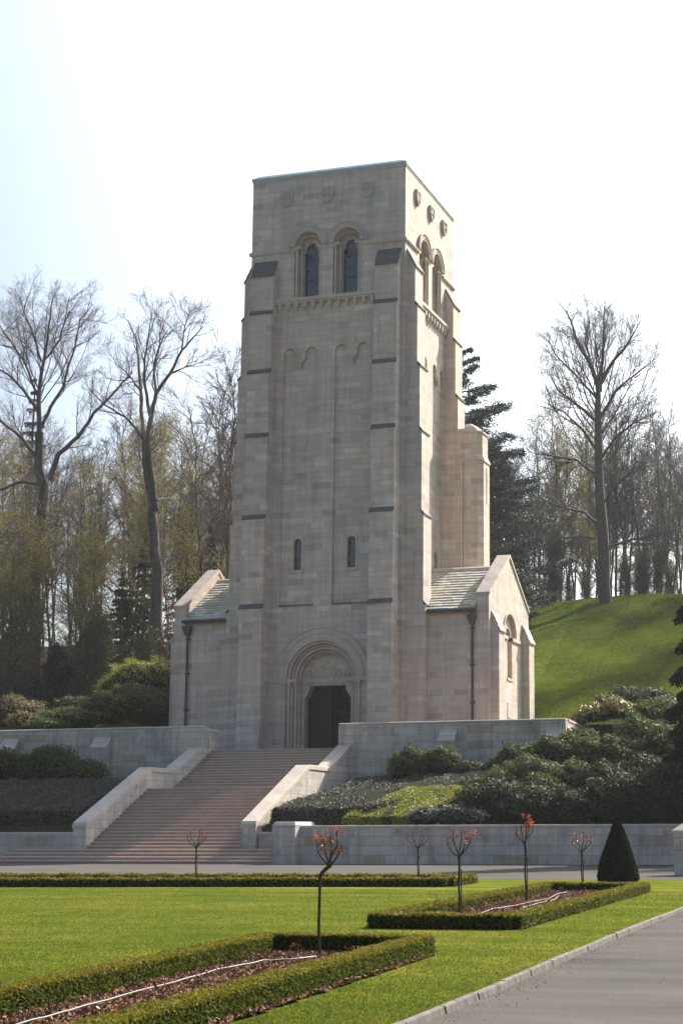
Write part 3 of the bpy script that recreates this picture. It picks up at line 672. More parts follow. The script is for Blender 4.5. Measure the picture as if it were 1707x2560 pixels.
def stair_wall(sg, lab):
    e = MB(); x0, x1 = sorted((sg*3.73, sg*4.44))
    e.prism([(64.72, 0.0), (75.95, 2.6), (75.95, 5.42), (73.1, 4.19), (70.6, 4.21), (64.72, 1.52)], x0+.03, x1-.03)
    o = e.build('stair_wall', S_WALL, loc=(sg*4.08, 64.7, 0))
    tag(o, lab, 'stair wall')
    c = MB(); ox = .0
    c.prism([(64.66, 1.52), (64.66, 1.68), (64.78, 1.81), (70.6, 4.44), (73.1, 4.42), (75.95, 5.66), (75.95, 5.41), (73.1, 4.18), (70.6, 4.20), (64.72, 1.50)], x0-.01, x1+.01)
    c.build('coping', S_TRIM, o, bevel=.07)
stair_wall(1, 'sunlit stone parapet along the right edge of the steps')
stair_wall(-1, 'shaded stone parapet along the left edge of the steps')
def wall(name, label, x0, x1, y0, y1, z0, z1, cat='wall', cop=.12, over=.03, bev=.05, ends=(0, 0)):
    e = MB(); e.box(x0, x1, y0, y1, z0, z1-cop+.002); o = e.build(name, S_WALL, loc=((x0+x1)/2, y0, z0)); tag(o, label, cat)
    c = MB(); c.box(x0-ends[0], x1+ends[1], y0-over, y1+over, z1-cop, z1); c.build('coping', S_TRIM, o, bevel=bev); return o
tr_ = wall('terrace_wall', 'tall terrace wall right of the steps with two sloping piers', 3.76, 15.5, 75.9, 76.5, 1.0, 6.72, bev=.08)
tl_ = wall('terrace_wall', 'tall terrace wall left of the steps, running out of the photo', -34, -3.76, 75.9, 76.5, 1.0, 6.76, bev=.08)
for o, xs in ((tr_, ((9.15, 9.98), (14.6, 15.43))), (tl_, ((-9.88, -8.98), (-15.35, -14.45), (-20.8, -19.9)))):
    for x0, x1 in xs:
        c = MB(); c.prism([(75.95, 1.2), (75.48, 1.2), (75.48, 5.68), (75.9, 6.2), (75.95, 6.2)], x0, x1); p = c.build('wall_pier', S_WALL, o)
        c = MB()
        for k in range(2):
            ya = 75.48+.22*k; za = 5.68+.26*k; c.prism([(ya+.02, za-.02), (ya-.06, za-.03), (ya-.065, za+.06), (ya+.2, za+.34), (ya+.24, za+.28)], x0-.03, x1+.03)
        c.build('pier_cap', S_TRIM, p)
# returns
c = MB(); c.box(15.5-.6, 15.5, 76.5, 83.4, 3, 6.6); c.build('return_wall', S_WALL, tr_)
c = MB(); c.prism([(76.45, 6.60), (76.45, 6.72), (83.4, 6.42), (83.4, 6.30)], 15.5-.63, 15.53); c.build('return_coping', S_TRIM, tr_)
c = MB(); c.prism([(15.45, 2), (15.95, 2), (15.95, 5.6), (15.5, 6.35), (15.45, 6.35)], 76.2, 77.1, 'y'); c.build('end_pier', S_TRIM, tr_)
for o, x0, x1 in ((tr_, 3.76, 4.36), (tl_, -4.36, -3.76)):
    c = MB(); c.box(x0, x1, 76.5, 77.9, 2, 6.5); c.build('cheek_wall', S_WALL, o)
    c = MB(); c.box(x0-.03, x1+.03, 76.52, 77.93, 6.5, 6.64); c.build('cheek_coping', S_TRIM, o, bevel=.05)
lw = wall('garden_wall', 'long low retaining wall right of the steps, below the shrub bank', 6.9, 24.6, 63.72, 64.3, -.1, 1.60, bev=.03)
wall('garden_wall', 'low retaining wall left of the steps, below the dark hedge', -34, -4.46, 64.95, 65.5, -.1, 1.36, bev=.03)
wall('garden_wall', 'very short low wall between the right stair parapet and the block pier', 4.46, 5.9, 64.95, 65.4, -.1, 1.34, bev=.03)
# block pier at the wall's end, with sloped shoulder
e = MB(); e.box(5.88, 6.92, 63.15, 65.4, -.05, 1.6); o = e.build('gate_pier', S_WALL, loc=(6.4, 63.2, 0)); tag(o, 'squat square stone pier at the foot of the steps, where the low wall starts', 'pier')
c = MB(); c.add([(5.86,63.13,1.6),(6.94,63.13,1.6),(6.94,65.42,1.6),(5.86,65.42,1.6),(5.95,63.3,1.76),(6.85,63.3,1.76),(6.85,65.3,1.76),(5.95,65.3,1.76)], [(0,3,2,1),(4,5,6,7),(0,1,5,4),(1,2,6,5),(2,3,7,6),(3,0,4,7)])
c.build('pier_cap', S_TRIM, o, bevel=.02)
e = MB(); e.box(25.25, 26.15, 49.3, 50.2, -.05, 1.28); o = e.build('gate_pier', S_WALL, loc=(25.7, 49.7, 0)); tag(o, 'pale stone pier with pyramid cap at the right edge by the road', 'pier')
c = MB(); c.box(25.2, 26.2, 49.25, 50.25, 1.28, 1.36); c.add([(25.2,49.25,1.36),(26.2,49.25,1.36),(26.2,50.25,1.36),(25.2,50.25,1.36),(25.7,49.75,1.72)], [(0,1,4),(1,2,4),(2,3,4),(3,0,4)]); c.build('pier_cap', S_TRIM, o)
e = wall('garden_wall', 'low stone wall running back from the right edge pier towards the bank', 26.15, 36, 49.45, 50.0, -.1, 1.2, bev=.03)

# ------------------------------------------------------------------ vegetation builders
def leaves(rng, P, Nrm, size, flat=.6, aspect=.5, curl=True):
    """leaf quads (rhombus) at P (n,3), normals roughly Nrm"""
    n = len(P); d = rng.normal(size=(n, 3)); nn = Nrm*flat+d*(1-flat)*.9; nn /= np.linalg.norm(nn, axis=1)[:, None]+1e-9
    t = np.cross(nn, rng.normal(size=(n, 3))); t /= np.linalg.norm(t, axis=1)[:, None]+1e-9; bt = np.cross(nn, t)
    s = size*rng.uniform(.6, 1.3, n)[:, None]
    return np.stack([P-t*s, P-bt*s*aspect, P+t*s, P+bt*s*aspect], axis=1)
def ico(mb, c, r, seed=0, jag=.15):
    rr = np.random.default_rng(seed); n, m = 12, 8; vs = []
    for i in range(m+1):
        th = pi*i/m
        for j in range(n):
            k = 1+rr.uniform(-jag, jag); vs.append((c[0]+r[0]*k*sin(th)*cos(2*pi*j/n), c[1]+r[1]*k*sin(th)*sin(2*pi*j/n), c[2]+r[2]*k*cos(th)))
    mb.add(vs, [(i*n+j, (i+1)*n+j, (i+1)*n+(j+1) % n, i*n+(j+1) % n) for i in range(m) for j in range(n)], 0, True)
def shrub(name, label, cat, blobs, leafmat, n, size, seed, group=None, flat=.55, aspect=.42, core=.82, mats=None, spread=.16):
    """blobs: list of (x,y,z,rx,ry,rz) ; leaves in the outer shell of each, dark core inside"""
    rng = np.random.default_rng(seed); vol = np.array([(q[3]*q[4]+q[3]*q[5]+q[4]*q[5]) for q in blobs]); cnt = (n*vol/vol.sum()).astype(int)
    P = []; Q = []
    for q, k in zip(blobs, cnt):
        d = rng.normal(size=(k, 3)); d[:, 2] = np.where(d[:, 2] < -.35, -d[:, 2], d[:, 2]); d /= np.linalg.norm(d, axis=1)[:, None]
        ph = rng.uniform(0, 6.28, 6)
        lump = 1+.12*np.sin(d[:, 0]*5+ph[0])*np.sin(d[:, 1]*5+ph[1])+.11*np.sin(d[:, 2]*10+ph[2]+d[:, 0]*7)+.11*np.sin(d[:, 1]*15+ph[3])*np.sin(d[:, 0]*14+ph[4])*np.sin(d[:, 2]*12+ph[5])
        rad = (1-np.abs(rng.normal(0, spread, k)))*lump+rng.normal(0, .035, k)
        P.append(np.array(q[:3])+d*rad[:, None]*np.array(q[3:6])); Q.append(d/np.array(q[3:6]))
    P = np.concatenate(P); Q = np.concatenate(Q); Q /= np.linalg.norm(Q, axis=1)[:, None]
    V = leaves(rng, P, Q+np.array([0, 0, .35]), size, flat, aspect)
    c = blobs[0]; loc = (float(c[0]), float(c[1]), float(min(q[2]-q[5]*.5 for q in blobs)))
    mi = np.zeros(len(V), int)
    b = MB(); 
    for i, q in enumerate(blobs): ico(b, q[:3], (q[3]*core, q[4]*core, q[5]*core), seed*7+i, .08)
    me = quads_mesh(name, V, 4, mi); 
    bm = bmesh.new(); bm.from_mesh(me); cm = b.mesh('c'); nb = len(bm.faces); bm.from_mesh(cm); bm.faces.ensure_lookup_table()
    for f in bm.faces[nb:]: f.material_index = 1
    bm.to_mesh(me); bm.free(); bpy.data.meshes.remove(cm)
    o = link_mesh(name, me, [leafmat, M_CORE], None, loc); tag(o, label, cat, group); return o

# trees -----------------------------------------------------------
def tubes_mesh(name, segs):
    """segs: list of (pts (n,3), radii (n,), k)"""
    VV = []; FF = []; base_ = 0; G = {}
    for pts, rad, k in segs: G.setdefault((len(pts), k), []).append((pts, rad))
    for (n, k), L in G.items():
        pts = np.array([q[0] for q in L], float); rad = np.array([q[1] for q in L], float); m = len(L)
        t = np.gradient(pts, axis=1); t /= np.linalg.norm(t, axis=2)[..., None]+1e-9
        r0 = np.array([.31, .87, .38]); ref = np.where((np.abs(t[:, :1] @ r0) < .85)[..., None], r0, np.array([.9, -.3, .3]))
        a = np.cross(t, np.broadcast_to(ref, t.shape)); a /= np.linalg.norm(a, axis=2)[..., None]+1e-9; bb = np.cross(t, a)
        ang = np.arange(k)*2*pi/k
        V = pts[:, :, None]+rad[:, :, None, None]*(np.cos(ang)[None, None, :, None]*a[:, :, None]+np.sin(ang)[None, None, :, None]*bb[:, :, None])
        VV.append(V.reshape(-1, 3)); i, j = np.meshgrid(np.arange(n-1), np.arange(k), indexing='ij'); i = i.ravel(); j = j.ravel(); j2 = (j+1) % k
        f = np.stack([i*k+j, i*k+j2, (i+1)*k+j2, (i+1)*k+j], 1); FF.append((f[None]+(np.arange(m)*n*k)[:, None, None]).reshape(-1, 4)+base_); base_ += m*n*k
    V = np.concatenate(VV); Fa = np.concatenate(FF).astype(np.int32); N_ = len(Fa)
    me = bpy.data.meshes.new(name); me.vertices.add(len(V)); me.vertices.foreach_set('co', V.astype(np.float32).ravel())
    me.loops.add(N_*4); me.loops.foreach_set('vertex_index', Fa.ravel()); me.polygons.add(N_)
    me.polygons.foreach_set('loop_start', np.arange(0, N_*4, 4, dtype=np.int32))
    try: me.polygons.foreach_set('loop_total', np.full(N_, 4, dtype=np.int32))
    except Exception: pass
    me.polygons.foreach_set('use_smooth', np.ones(N_, bool)); me.update(calc_edges=True); return me
def norm(v): return v/(np.linalg.norm(v)+1e-9)
class Tree:
    def __init__(s, seed, gn=.16, upw=.10, ang=.62, ratio=.62, kids=(5, 5, 5, 4), minr=.006, droop=0.0):
        s.r = np.random.default_rng(seed); s.trunk = []; s.crown = []; s.tips = []; s.gn = gn; s.upw = upw; s.ang = ang; s.ratio = ratio; s.kids = kids; s.minr = minr; s.droop = droop
    def path(s, p, d, L, r0, r1, n):
        P = [p]; D = [d]
        for i in range(n):
            d = norm(d+s.r.normal(0, s.gn, 3)+np.array([0, 0, s.upw-s.droop*(i/n)])); P.append(P[-1]+d*L/n); D.append(d)
        return np.array(P), D, np.linspace(r0, r1, n+1)
    def sub(s, P, R, L, lev, t0=.25):
        """spawn children along polyline P"""
        if lev >= len(s.kids): s.tips.append(P[-1]); return
        k = s.kids[lev]; k = max(1, int(round(k*s.r.uniform(.8, 1.25))))
        n = len(P)-1
        for i in range(k):
            t = t0+(1-t0)*(i+s.r.uniform(.1, .9))/k; x = t*n; j = min(int(x), n-1); f = x-j
            p = P[j]*(1-f)+P[j+1]*f; r = R[j]*(1-f)+R[j+1]*f; d = norm(P[j+1]-P[j])
            a = norm(np.cross(d, s.r.normal(size=3))); an = s.ang*s.r.uniform(.65, 1.35); nd = norm(d*cos(an)+a*sin(an)+np.array([0, 0, .12]))
            l = L*s.ratio*s.r.uniform(.7, 1.2)*(1.1-.5*t); rr = max(s.minr, min(r*.7, l*.018))
            if lev >= len(s.kids)-1: rr = s.minr*1.15
            m = 4 if lev < 2 else 3
            Q, D, RR = s.path(p, nd, l, rr, max(s.minr*.7, rr*.35), m)
            s.crown.append((Q, RR, 5 if lev == 0 else (4 if lev == 1 else 3))); s.sub(Q, RR, l, lev+1, .2)
    def limb(s, pts, r0, r1, L, k=8, trunk=False, lev=0, t0=.25):
        pts = np.array(pts, float)
        # densify with slight wobble
        Q = [pts[0]]
        for a, c in zip(pts[:-1], pts[1:]):
            m = 3
            for i in range(1, m+1): Q.append(a+(c-a)*i/m+(s.r.normal(0, .012*np.linalg.norm(c-a), 3) if i < m else 0))
        Q = np.array(Q); R = np.linspace(r0, r1, len(Q)); (s.trunk if trunk else s.crown).append((Q, R, k)); s.sub(Q, R, L, lev, t0)
    def build(s, name, loc, label, cat='tree', group=None, bark=M_BARK, twig=M_TWIG, leaf=None, nleaf=0, lsize=.08, lspread=.3, prune=None):
        e = empty(name, loc); tag(e, label, cat, group)
        if s.trunk: link_mesh('trunk', tubes_mesh('trunk', s.trunk), bark, None).parent = e
        me = tubes_mesh('crown', s.crown); mats = [twig]
        if leaf is not None and nleaf:
            T = np.array(s.tips); idx = s.r.integers(0, len(T), nleaf); P = T[idx]+s.r.normal(0, lspread, (nleaf, 3))
            V = leaves(s.r, P, s.r.normal(size=(nleaf, 3)), lsize, .3, .6); m2 = quads_mesh('l', V)
            bm = bmesh.new(); bm.from_mesh(me); nb = len(bm.faces); bm.from_mesh(m2); bm.faces.ensure_lookup_table()
            for f in bm.faces[nb:]: f.material_index = 1
            bm.to_mesh(me); bm.free(); bpy.data.meshes.remove(m2); mats = [twig, leaf]
        link_mesh('crown', me, mats, None).parent = e
        return e
def copy_tree(e, loc, rz, sc_, label=None):
    o = e.copy(); col.objects.link(o); o.location = loc; o.rotation_euler = (0, 0, rz); o.scale = sc_ if hasattr(sc_, '__len__') else (sc_,)*3
    if label: o['label'] = label
    for ch in list(e.children):
        c = ch.copy(); col.objects.link(c); c.parent = o
    return o
#VEG
def pxs(P):
    return float((np.asarray(P)-CAM) @ fw)/F
def B(u, v, y, w, h, dep=None):
    """leaf mass centred on a sight line at depth y; w, h full size in photo pixels"""
    P = onY(u, v, y); k = pxs(P); return (P[0], P[1], P[2], w*k/2, (dep if dep else w*k/2.4), h*k/2)

def hedge(name, label, cat, lines, h, wd, z0, mside, mtop, dens, size, seed, group=None, sph=None, closed_core=True):
    """clipped hedge along polylines; lines: list of point lists"""
    rng = np.random.default_rng(seed); V = []; mi = []; core = MB()
    for L in lines:
        for (a, c) in zip(L[:-1], L[1:]):
            a = np.array(a, float); c = np.array(c, float); d = c-a; l = np.linalg.norm(d); d /= l; nrm = np.array([d[1], -d[0]])
            for side in (0, 1, 2, 3, 4):
                if side == 0: n = int(l*wd*dens*1.2)
                elif side < 3: n = int(l*h*dens)
                else: n = int(wd*h*dens)
                s_ = rng.uniform(0, l, n); q = rng.uniform(-.5, .5, n)*wd; z = rng.uniform(0, 1, n)**.8*h; N_ = np.zeros((n, 3))
                if side == 0: z = np.full(n, h)+rng.normal(0, size*.45, n)+np.sin(s_*7+q*3)*size*.4; N_[:, 2] = 1
                elif side < 3: q = np.full(n, (side-1.5)*wd)+rng.normal(0, size*.6, n)*1.0; N_[:, :2] = nrm*(side*2-3)
                else: s_ = np.full(n, 0.0 if side == 3 else l)+rng.normal(0, size*.6, n); N_[:, :2] = d*(-1 if side == 3 else 1)
                P = np.stack([a[0]+d[0]*s_+nrm[0]*q, a[1]+d[1]*s_+nrm[1]*q, z0+z], 1)
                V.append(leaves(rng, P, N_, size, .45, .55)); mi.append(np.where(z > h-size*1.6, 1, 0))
            cw = wd*.5-size*.5; A = a-d*(-size*.4); C = c-d*(size*.4)
            pts = [A-nrm*cw, A+nrm*cw, C+nrm*cw, C-nrm*cw]; t = h-size*.6
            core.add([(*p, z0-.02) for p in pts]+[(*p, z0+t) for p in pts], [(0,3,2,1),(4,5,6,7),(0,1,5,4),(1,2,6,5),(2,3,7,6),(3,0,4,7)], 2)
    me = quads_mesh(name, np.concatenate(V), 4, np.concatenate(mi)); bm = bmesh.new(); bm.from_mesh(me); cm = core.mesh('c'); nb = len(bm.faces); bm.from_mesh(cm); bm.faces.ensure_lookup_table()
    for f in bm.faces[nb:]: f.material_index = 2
    bm.to_mesh(me); bm.free(); bpy.data.meshes.remove(cm)
    p = lines[0][0]; o = link_mesh(name, me, [mside, mtop, M_CORE], None, (p[0], p[1], z0)); tag(o, label, cat, group); return o

def clipped(name, label, cat, bot, top, mleaf, dens, size, seed, group=None, jit=.6):
    """clipped mass following the bank: bot/top are 4 corner points each (counter-clockwise)"""
    rng = np.random.default_rng(seed); bot = [np.array(p, float) for p in bot]; top = [np.array(p, float) for p in top]
    Q = [(top[0], top[1], top[2], top[3])]+[(bot[i], bot[(i+1) % 4], top[(i+1) % 4], top[i]) for i in range(4)]; V = []
    cen = sum(bot+top)/8
    for (a, b_, c, d) in Q:
        nn = np.cross(b_-a, d-a); ar = np.linalg.norm(nn)
        if ar < 1e-6: continue
        nn /= ar; n = int(ar*dens); u = rng.uniform(0, 1, (n, 1)); v = rng.uniform(0, 1, (n, 1))
        if nn @ ((a+b_+c+d)/4-cen) < 0: nn = -nn
        P = (a*(1-u)+b_*u)*(1-v)+(d*(1-u)+c*u)*v
        lump = np.sin(P[:, 0]*2.1+seed)*np.sin(P[:, 1]*1.7)*.06+np.sin(P[:, 0]*6+P[:, 2]*3)*.03
        P = P+nn*(rng.normal(0, size*jit, (n, 1))+lump[:, None]); V.append(leaves(rng, P, np.repeat(nn[None], n, 0)+np.array([0, 0, .5]), size, .45, .45))
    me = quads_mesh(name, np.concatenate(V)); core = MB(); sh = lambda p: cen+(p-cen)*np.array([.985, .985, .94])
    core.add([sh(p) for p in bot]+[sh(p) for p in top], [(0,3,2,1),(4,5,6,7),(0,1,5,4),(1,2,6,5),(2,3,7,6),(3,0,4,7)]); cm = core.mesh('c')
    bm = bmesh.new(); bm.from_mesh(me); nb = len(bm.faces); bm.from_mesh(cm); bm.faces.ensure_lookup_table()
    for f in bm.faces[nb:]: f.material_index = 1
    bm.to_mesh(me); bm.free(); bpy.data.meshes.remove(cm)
    o = link_mesh(name, me, [mleaf, M_CORE], None, tuple(bot[0])); tag(o, label, cat, group); return o

# ---- box-edged rose beds on the lawn
G_BOX = 'box hedges edging the rose beds'
b1 = [(27.75, 5.2), (26.98, 10.4), (26.26, 16.95), (28.08, 16.98), (28.48, 11.8), (28.75, 8.6), (29.0, 5.2)]
b2 = [(27.76, 21.72), (25.84, 21.62), (24.97, 34.7), (27.05, 35.0), (27.76, 21.72)]
b3 = [(2.0, 33.9), (10.8, 35.55), (21.75, 37.6), (21.5, 40.4), (8.8, 38.9), (2.0, 37.6)]
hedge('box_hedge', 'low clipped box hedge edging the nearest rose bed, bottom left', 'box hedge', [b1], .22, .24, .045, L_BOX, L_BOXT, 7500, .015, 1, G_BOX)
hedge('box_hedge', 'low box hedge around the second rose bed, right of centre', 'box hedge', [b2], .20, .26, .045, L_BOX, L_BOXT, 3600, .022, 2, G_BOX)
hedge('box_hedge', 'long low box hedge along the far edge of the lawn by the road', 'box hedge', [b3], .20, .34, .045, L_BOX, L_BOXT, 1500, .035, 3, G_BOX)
def bed(name_label, poly, seed, nchip, res):
    rng = np.random.default_rng(seed); xs = [p[0] for p in poly]; ys = [p[1] for p in poly]
    def inside(x, y):
        c = False; j = len(poly)-1
        for i in range(len(poly)):
            if (poly[i][1] > y) != (poly[j][1] > y) and x < (poly[j][0]-poly[i][0])*(y-poly[i][1])/(poly[j][1]-poly[i][1])+poly[i][0]: c = not c
            j = i
        return c
    b = MB(); nx = int((max(xs)-min(xs))/res)+1; ny = int((max(ys)-min(ys))/res)+1; idx = {}
    for j in range(ny):
        for i in range(nx):
            x = min(xs)+i*res; y = min(ys)+j*res
            if inside(x, y) and inside(x+res, y) and inside(x, y+res) and inside(x+res, y+res):
                q = []
                for (a, c) in ((i, j), (i+1, j), (i+1, j+1), (i, j+1)):
                    if (a, c) not in idx:
                        idx[(a, c)] = len(b.v); b.v.append((min(xs)+a*res, min(ys)+c*res, .075+float(rng.normal(0, .012))+.015*sin(a*.9)*cos(c*.7)))
                    q.append(idx[(a, c)])
                b.f.append(tuple(q)); b.m.append(0); b.smooth.append(True)
    o = b.build('soil', M_SOIL, fix=False); tag(o, kind='structure')
    P = []
    while len(P) < nchip:
        x = rng.uniform(min(xs), max(xs)); y = rng.uniform(min(ys), max(ys))
        if inside(x, y): P.append((x, y, .085+abs(rng.normal(0, .012))))
    P = np.array(P); V = leaves(rng, P, np.tile([0, 0, 1.0], (len(P), 1)), .02, .45, .5); me = quads_mesh('bark_chips', V)
    c = link_mesh('bark_chips', me, M_CHIP); tag(c, name_label, 'bark chips', kind='stuff'); return inside
in1 = bed('brown bark chips covering the nearest rose bed', b1[1:-1]+[(28.98, 5.2), (27.75, 5.2)] if False else [(27.62, 5.2), (26.86, 10.4), (26.12, 17.06), (28.22, 17.1), (28.69, 11.8), (28.97, 8.6), (29.2, 5.2)], 11, 30000, .07)
in2 = bed('brown bark chips covering the second rose bed', [(27.95, 21.66), (25.80, 21.56), (24.92, 34.8), (27.22, 35.1)], 12, 18000, .12)
in3 = bed('brown bark chips in the bed along the far edge of the lawn', b3, 13, 3000, .3)
# hoses
def hose(pts, label, r, seed):
    rr = random.Random(seed); P = [onZ(u, v, .125) for u, v in pts]; Q = []
    for a, c in zip(P[:-1], P[1:]):
        for i in range(4): t = i/4; Q.append(tuple(np.array(a)*(1-t)+np.array(c)*t+np.array([rr.uniform(-.004, .004), rr.uniform(-.01, .01), rr.uniform(-.006, .002)])))
    Q.append(tuple(P[-1])); b = MB(); b.tube(Q, r, 6); o = b.build('hose', M_HOSE, loc=tuple(P[0])); tag(o, label, 'hose')
hose([(-60,2600),(44,2560),(181,2522),(302,2489),(439,2453),(548,2422),(658,2401),(745,2396),(790,2391)], 'white irrigation hose lying along the nearest bed of brown bark', .0075, 1)
hose([(1175,2292),(1232,2271),(1282,2264),(1314,2257),(1369,2247),(1396,2233),(1418,2230),(1440,2238)], 'pale hose along the middle of the second bed, the farther of two', .008, 2)
hose([(1254,2293),(1293,2285),(1309,2268),(1353,2255),(1386,2249),(1396,2238),(1451,2241),(1495,2233)], 'pale wavy hose in the second bed, the nearer of two', .008, 3)

# ---- standard rose trees
def rose(g, h, label, seed, lean=0.0, top_w=.30, nred=40, fork=1, bend=None):
    rr = np.random.default_rng(seed); e = empty('rose_tree', (g[0], g[1], .06)); tag(e, label, 'rose tree', 'standard rose trees in the beds')
    x, y = g[0], g[1]; b = MB(); hk = h*.68
    pts = [(x, y, .05), (x+.008, y, hk*.3), (x-.010, y+.006, hk*.6), (x+.006, y, hk*.85), (x, y, hk)]
    if bend: pts = [(x, y, .05), (x-.01, y, hk*.4), (x-.005, y, hk*.82), (x-.004, y, hk*.95)]
    b.tube(pts, [.020, .018, .017, .019, .026][:len(pts)], 8); b.build('stem', M_ROSEB, e)
    if not bend: b = MB(); b.tube([(x+.035, y+.02, .03), (x+.03, y+.02, h*.55)], .011, 6); b.build('stake', M_BARK, e)
    b = MB(); tips = []; kn = np.array(pts[-1])
    if bend: 
        k2 = kn+np.array([.11, 0, .12]); b.tube([kn, kn+np.array([.03, 0, .05]), k2], [.024, .022, .024], 7); kn = k2
    blob(b, kn, .030, .028, .030)
    dirs = [(-1, .1, 1.1), (-.45, -.3, 1.6), (.5, .2, 1.4), (1, -.1, 1.2), (.15, .5, 1.6)]
    if bend: dirs = [(-1.3, .1, .9), (-.7, .2, 1.3), (.1, -.2, 1.2), (.9, .1, .7), (.6, .3, 1.4)]
    for dx, dy, dz in dirs:
        d = np.array([dx*top_w, dy*top_w*.7, dz*(h-kn[2])*.5]); P = [kn, kn+d*.35+rr.normal(0, .012, 3), kn+d*.7+np.array([dx*.02, 0, .03])+rr.normal(0, .012, 3), kn+d*np.array([.8, .8, 1.15])]
        b.tube(P, [.014, .011, .009, .007], 6); tips.append(P[-1]); tips.append(P[2])
        for k in range(3):
            q = P[-1-k//2]; e2 = q+np.array([rr.uniform(-.08, .08), rr.uniform(-.06, .06), rr.uniform(.02, .10)]); b.tube([q, (q+e2)/2+rr.normal(0, .008, 3), e2], [.006, .005, .003], 4); tips.append(e2)
    b.build('branch', M_ROSEB, e)
    T = np.array(tips); T = T[rr.permutation(len(T))[:max(3, int(len(T)*.55))]]; P = T[rr.integers(0, len(T), nred)]+rr.normal(0, .018, (nred, 3)); V = leaves(rr, P, rr.normal(size=(nred, 3)), .026, .3, .5)
    o = link_mesh('red_leaves', quads_mesh('red_leaves', V-np.array([g[0], g[1], .06])), L_RED); o.parent = e
    return e
rose(onZ(798, 2393, .05), 1.40, 'nearest rose tree, its trunk bent near the top, red young leaves', 21, nred=45, bend=True, top_w=.145)
rose(onZ(1147, 2289, .05), 1.42, 'rose tree at the near end of the second bed, low forked crown with red leaves', 22, nred=75, top_w=.24)
rose(onZ(1313, 2257.5, .05), 1.62, 'tallest rose tree, in the middle of the second bed, thick red top', 23, nred=120, top_w=.20)
rose(onZ(1454, 2227.4, .05), 1.30, 'rose tree at the far end of the second bed next to the cone yew', 24, nred=70, top_w=.26)
rose(onY(1044, 2190, 39.2), 1.38, 'almost leafless rose tree in the far bed in front of the low wall', 25, nred=14, top_w=.34)
rose(onY(489, 2190, 37.6), 1.44, 'rose tree in the far bed in front of the stone steps', 26, nred=40, top_w=.36)
# pruned rose bushes: short bare stems
def stub(x, y, seed, label, nred=3, sc=1.0):
    rr = np.random.default_rng(seed); b = MB(); tips = []
    for k in range(rr.integers(3, 6)):
        a = rr.uniform(0, 6.28); d = np.array([cos(a)*.07, sin(a)*.07, rr.uniform(.08, .17)])*sc; p = np.array([x, y, .07]); b.tube([p, p+d*.6, p+d+rr.normal(0, .01, 3)], [.006*sc, .005*sc, .004*sc], 5); tips.append(p+d)
    o = b.build('pruned_rose', M_ROSEB, loc=(x, y, .07)); tag(o, label, 'rose bush', 'pruned rose bushes in the beds')
    if nred:
        P = np.array(tips)[rr.integers(0, len(tips), nred)]+rr.normal(0, .012, (nred, 3)); V = leaves(rr, P, rr.normal(size=(nred, 3)), .014*sc, .3, .5); l = link_mesh('red_leaves', quads_mesh('l', V-np.array([x, y, .07])), L_RED); l.parent = o
rs = random.Random(8); k = 0
for j in range(13):
    for sgn in (.30, .74):
        y = 6.6+j*.83+rs.uniform(-.12, .12); xl = np.interp(y, [5.2, 10.4, 16.95], [27.75, 26.98, 26.26]); xr_ = np.interp(y, [5.2, 8.6, 11.8, 16.98], [29.0, 28.78, 28.55, 28.22]); x = xl+(xr_-xl)*sgn+rs.uniform(-.1, .1); k += 1
        stub(x, y, 100+k, 'short pruned rose bush in the brown bark of the nearest bed', rs.choice([0, 0, 3, 6]))
for j in range(9):
    for sgn in (.3, .7):
        y = 23+j*1.3+rs.uniform(-.2, .2); x = np.interp(y, [21.6, 34.7], [25.84, 24.97])+.2+1.5*sgn+rs.uniform(-.1, .1); k += 1
        stub(x, y, 100+k, 'short pruned rose bush in the brown bark of the second bed', rs.choice([0, 4, 12]), 1.15)

# ---- cone yew
rng = np.random.default_rng(5); g = onZ(1544, 2211, .05); n = 30000
z = rng.uniform(0, 1, n)**1.25; a = rng.uniform(0, 2*pi, n); R0 = .50
prof = np.interp(z, [0, .04, .12, .3, .5, .75, .92, 1.0], [.40, .48, .50, .44, .33, .185, .075, .01])*(1+.03*np.sin(a*5+z*9)+.02*np.sin(a*11+z*20)); prof = prof+rng.normal(0, .014, n)
P = np.stack([prof*np.cos(a), prof*np.sin(a), z*1.66], 1); V = leaves(rng, P, np.stack([np.cos(a), np.sin(a), np.full(n, .5)], 1), .020, .4, .4)
e = empty('cone_yew', tuple(g)); tag(e, 'dark yew clipped to a tall cone behind the second bed', 'yew')
link_mesh('foliage', quads_mesh('foliage', V), L_YEW).parent = e
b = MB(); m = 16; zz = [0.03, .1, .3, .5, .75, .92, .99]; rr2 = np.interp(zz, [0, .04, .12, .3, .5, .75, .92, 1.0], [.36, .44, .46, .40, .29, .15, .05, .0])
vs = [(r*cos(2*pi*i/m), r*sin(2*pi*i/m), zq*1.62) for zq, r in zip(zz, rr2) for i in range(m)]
b.add(vs, [(i*m+j, i*m+(j+1) % m, (i+1)*m+(j+1) % m, (i+1)*m+j) for i in range(len(zz)-1) for j in range(m)]); link_mesh('inner_foliage', b.mesh('c'), M_CORE).parent = e

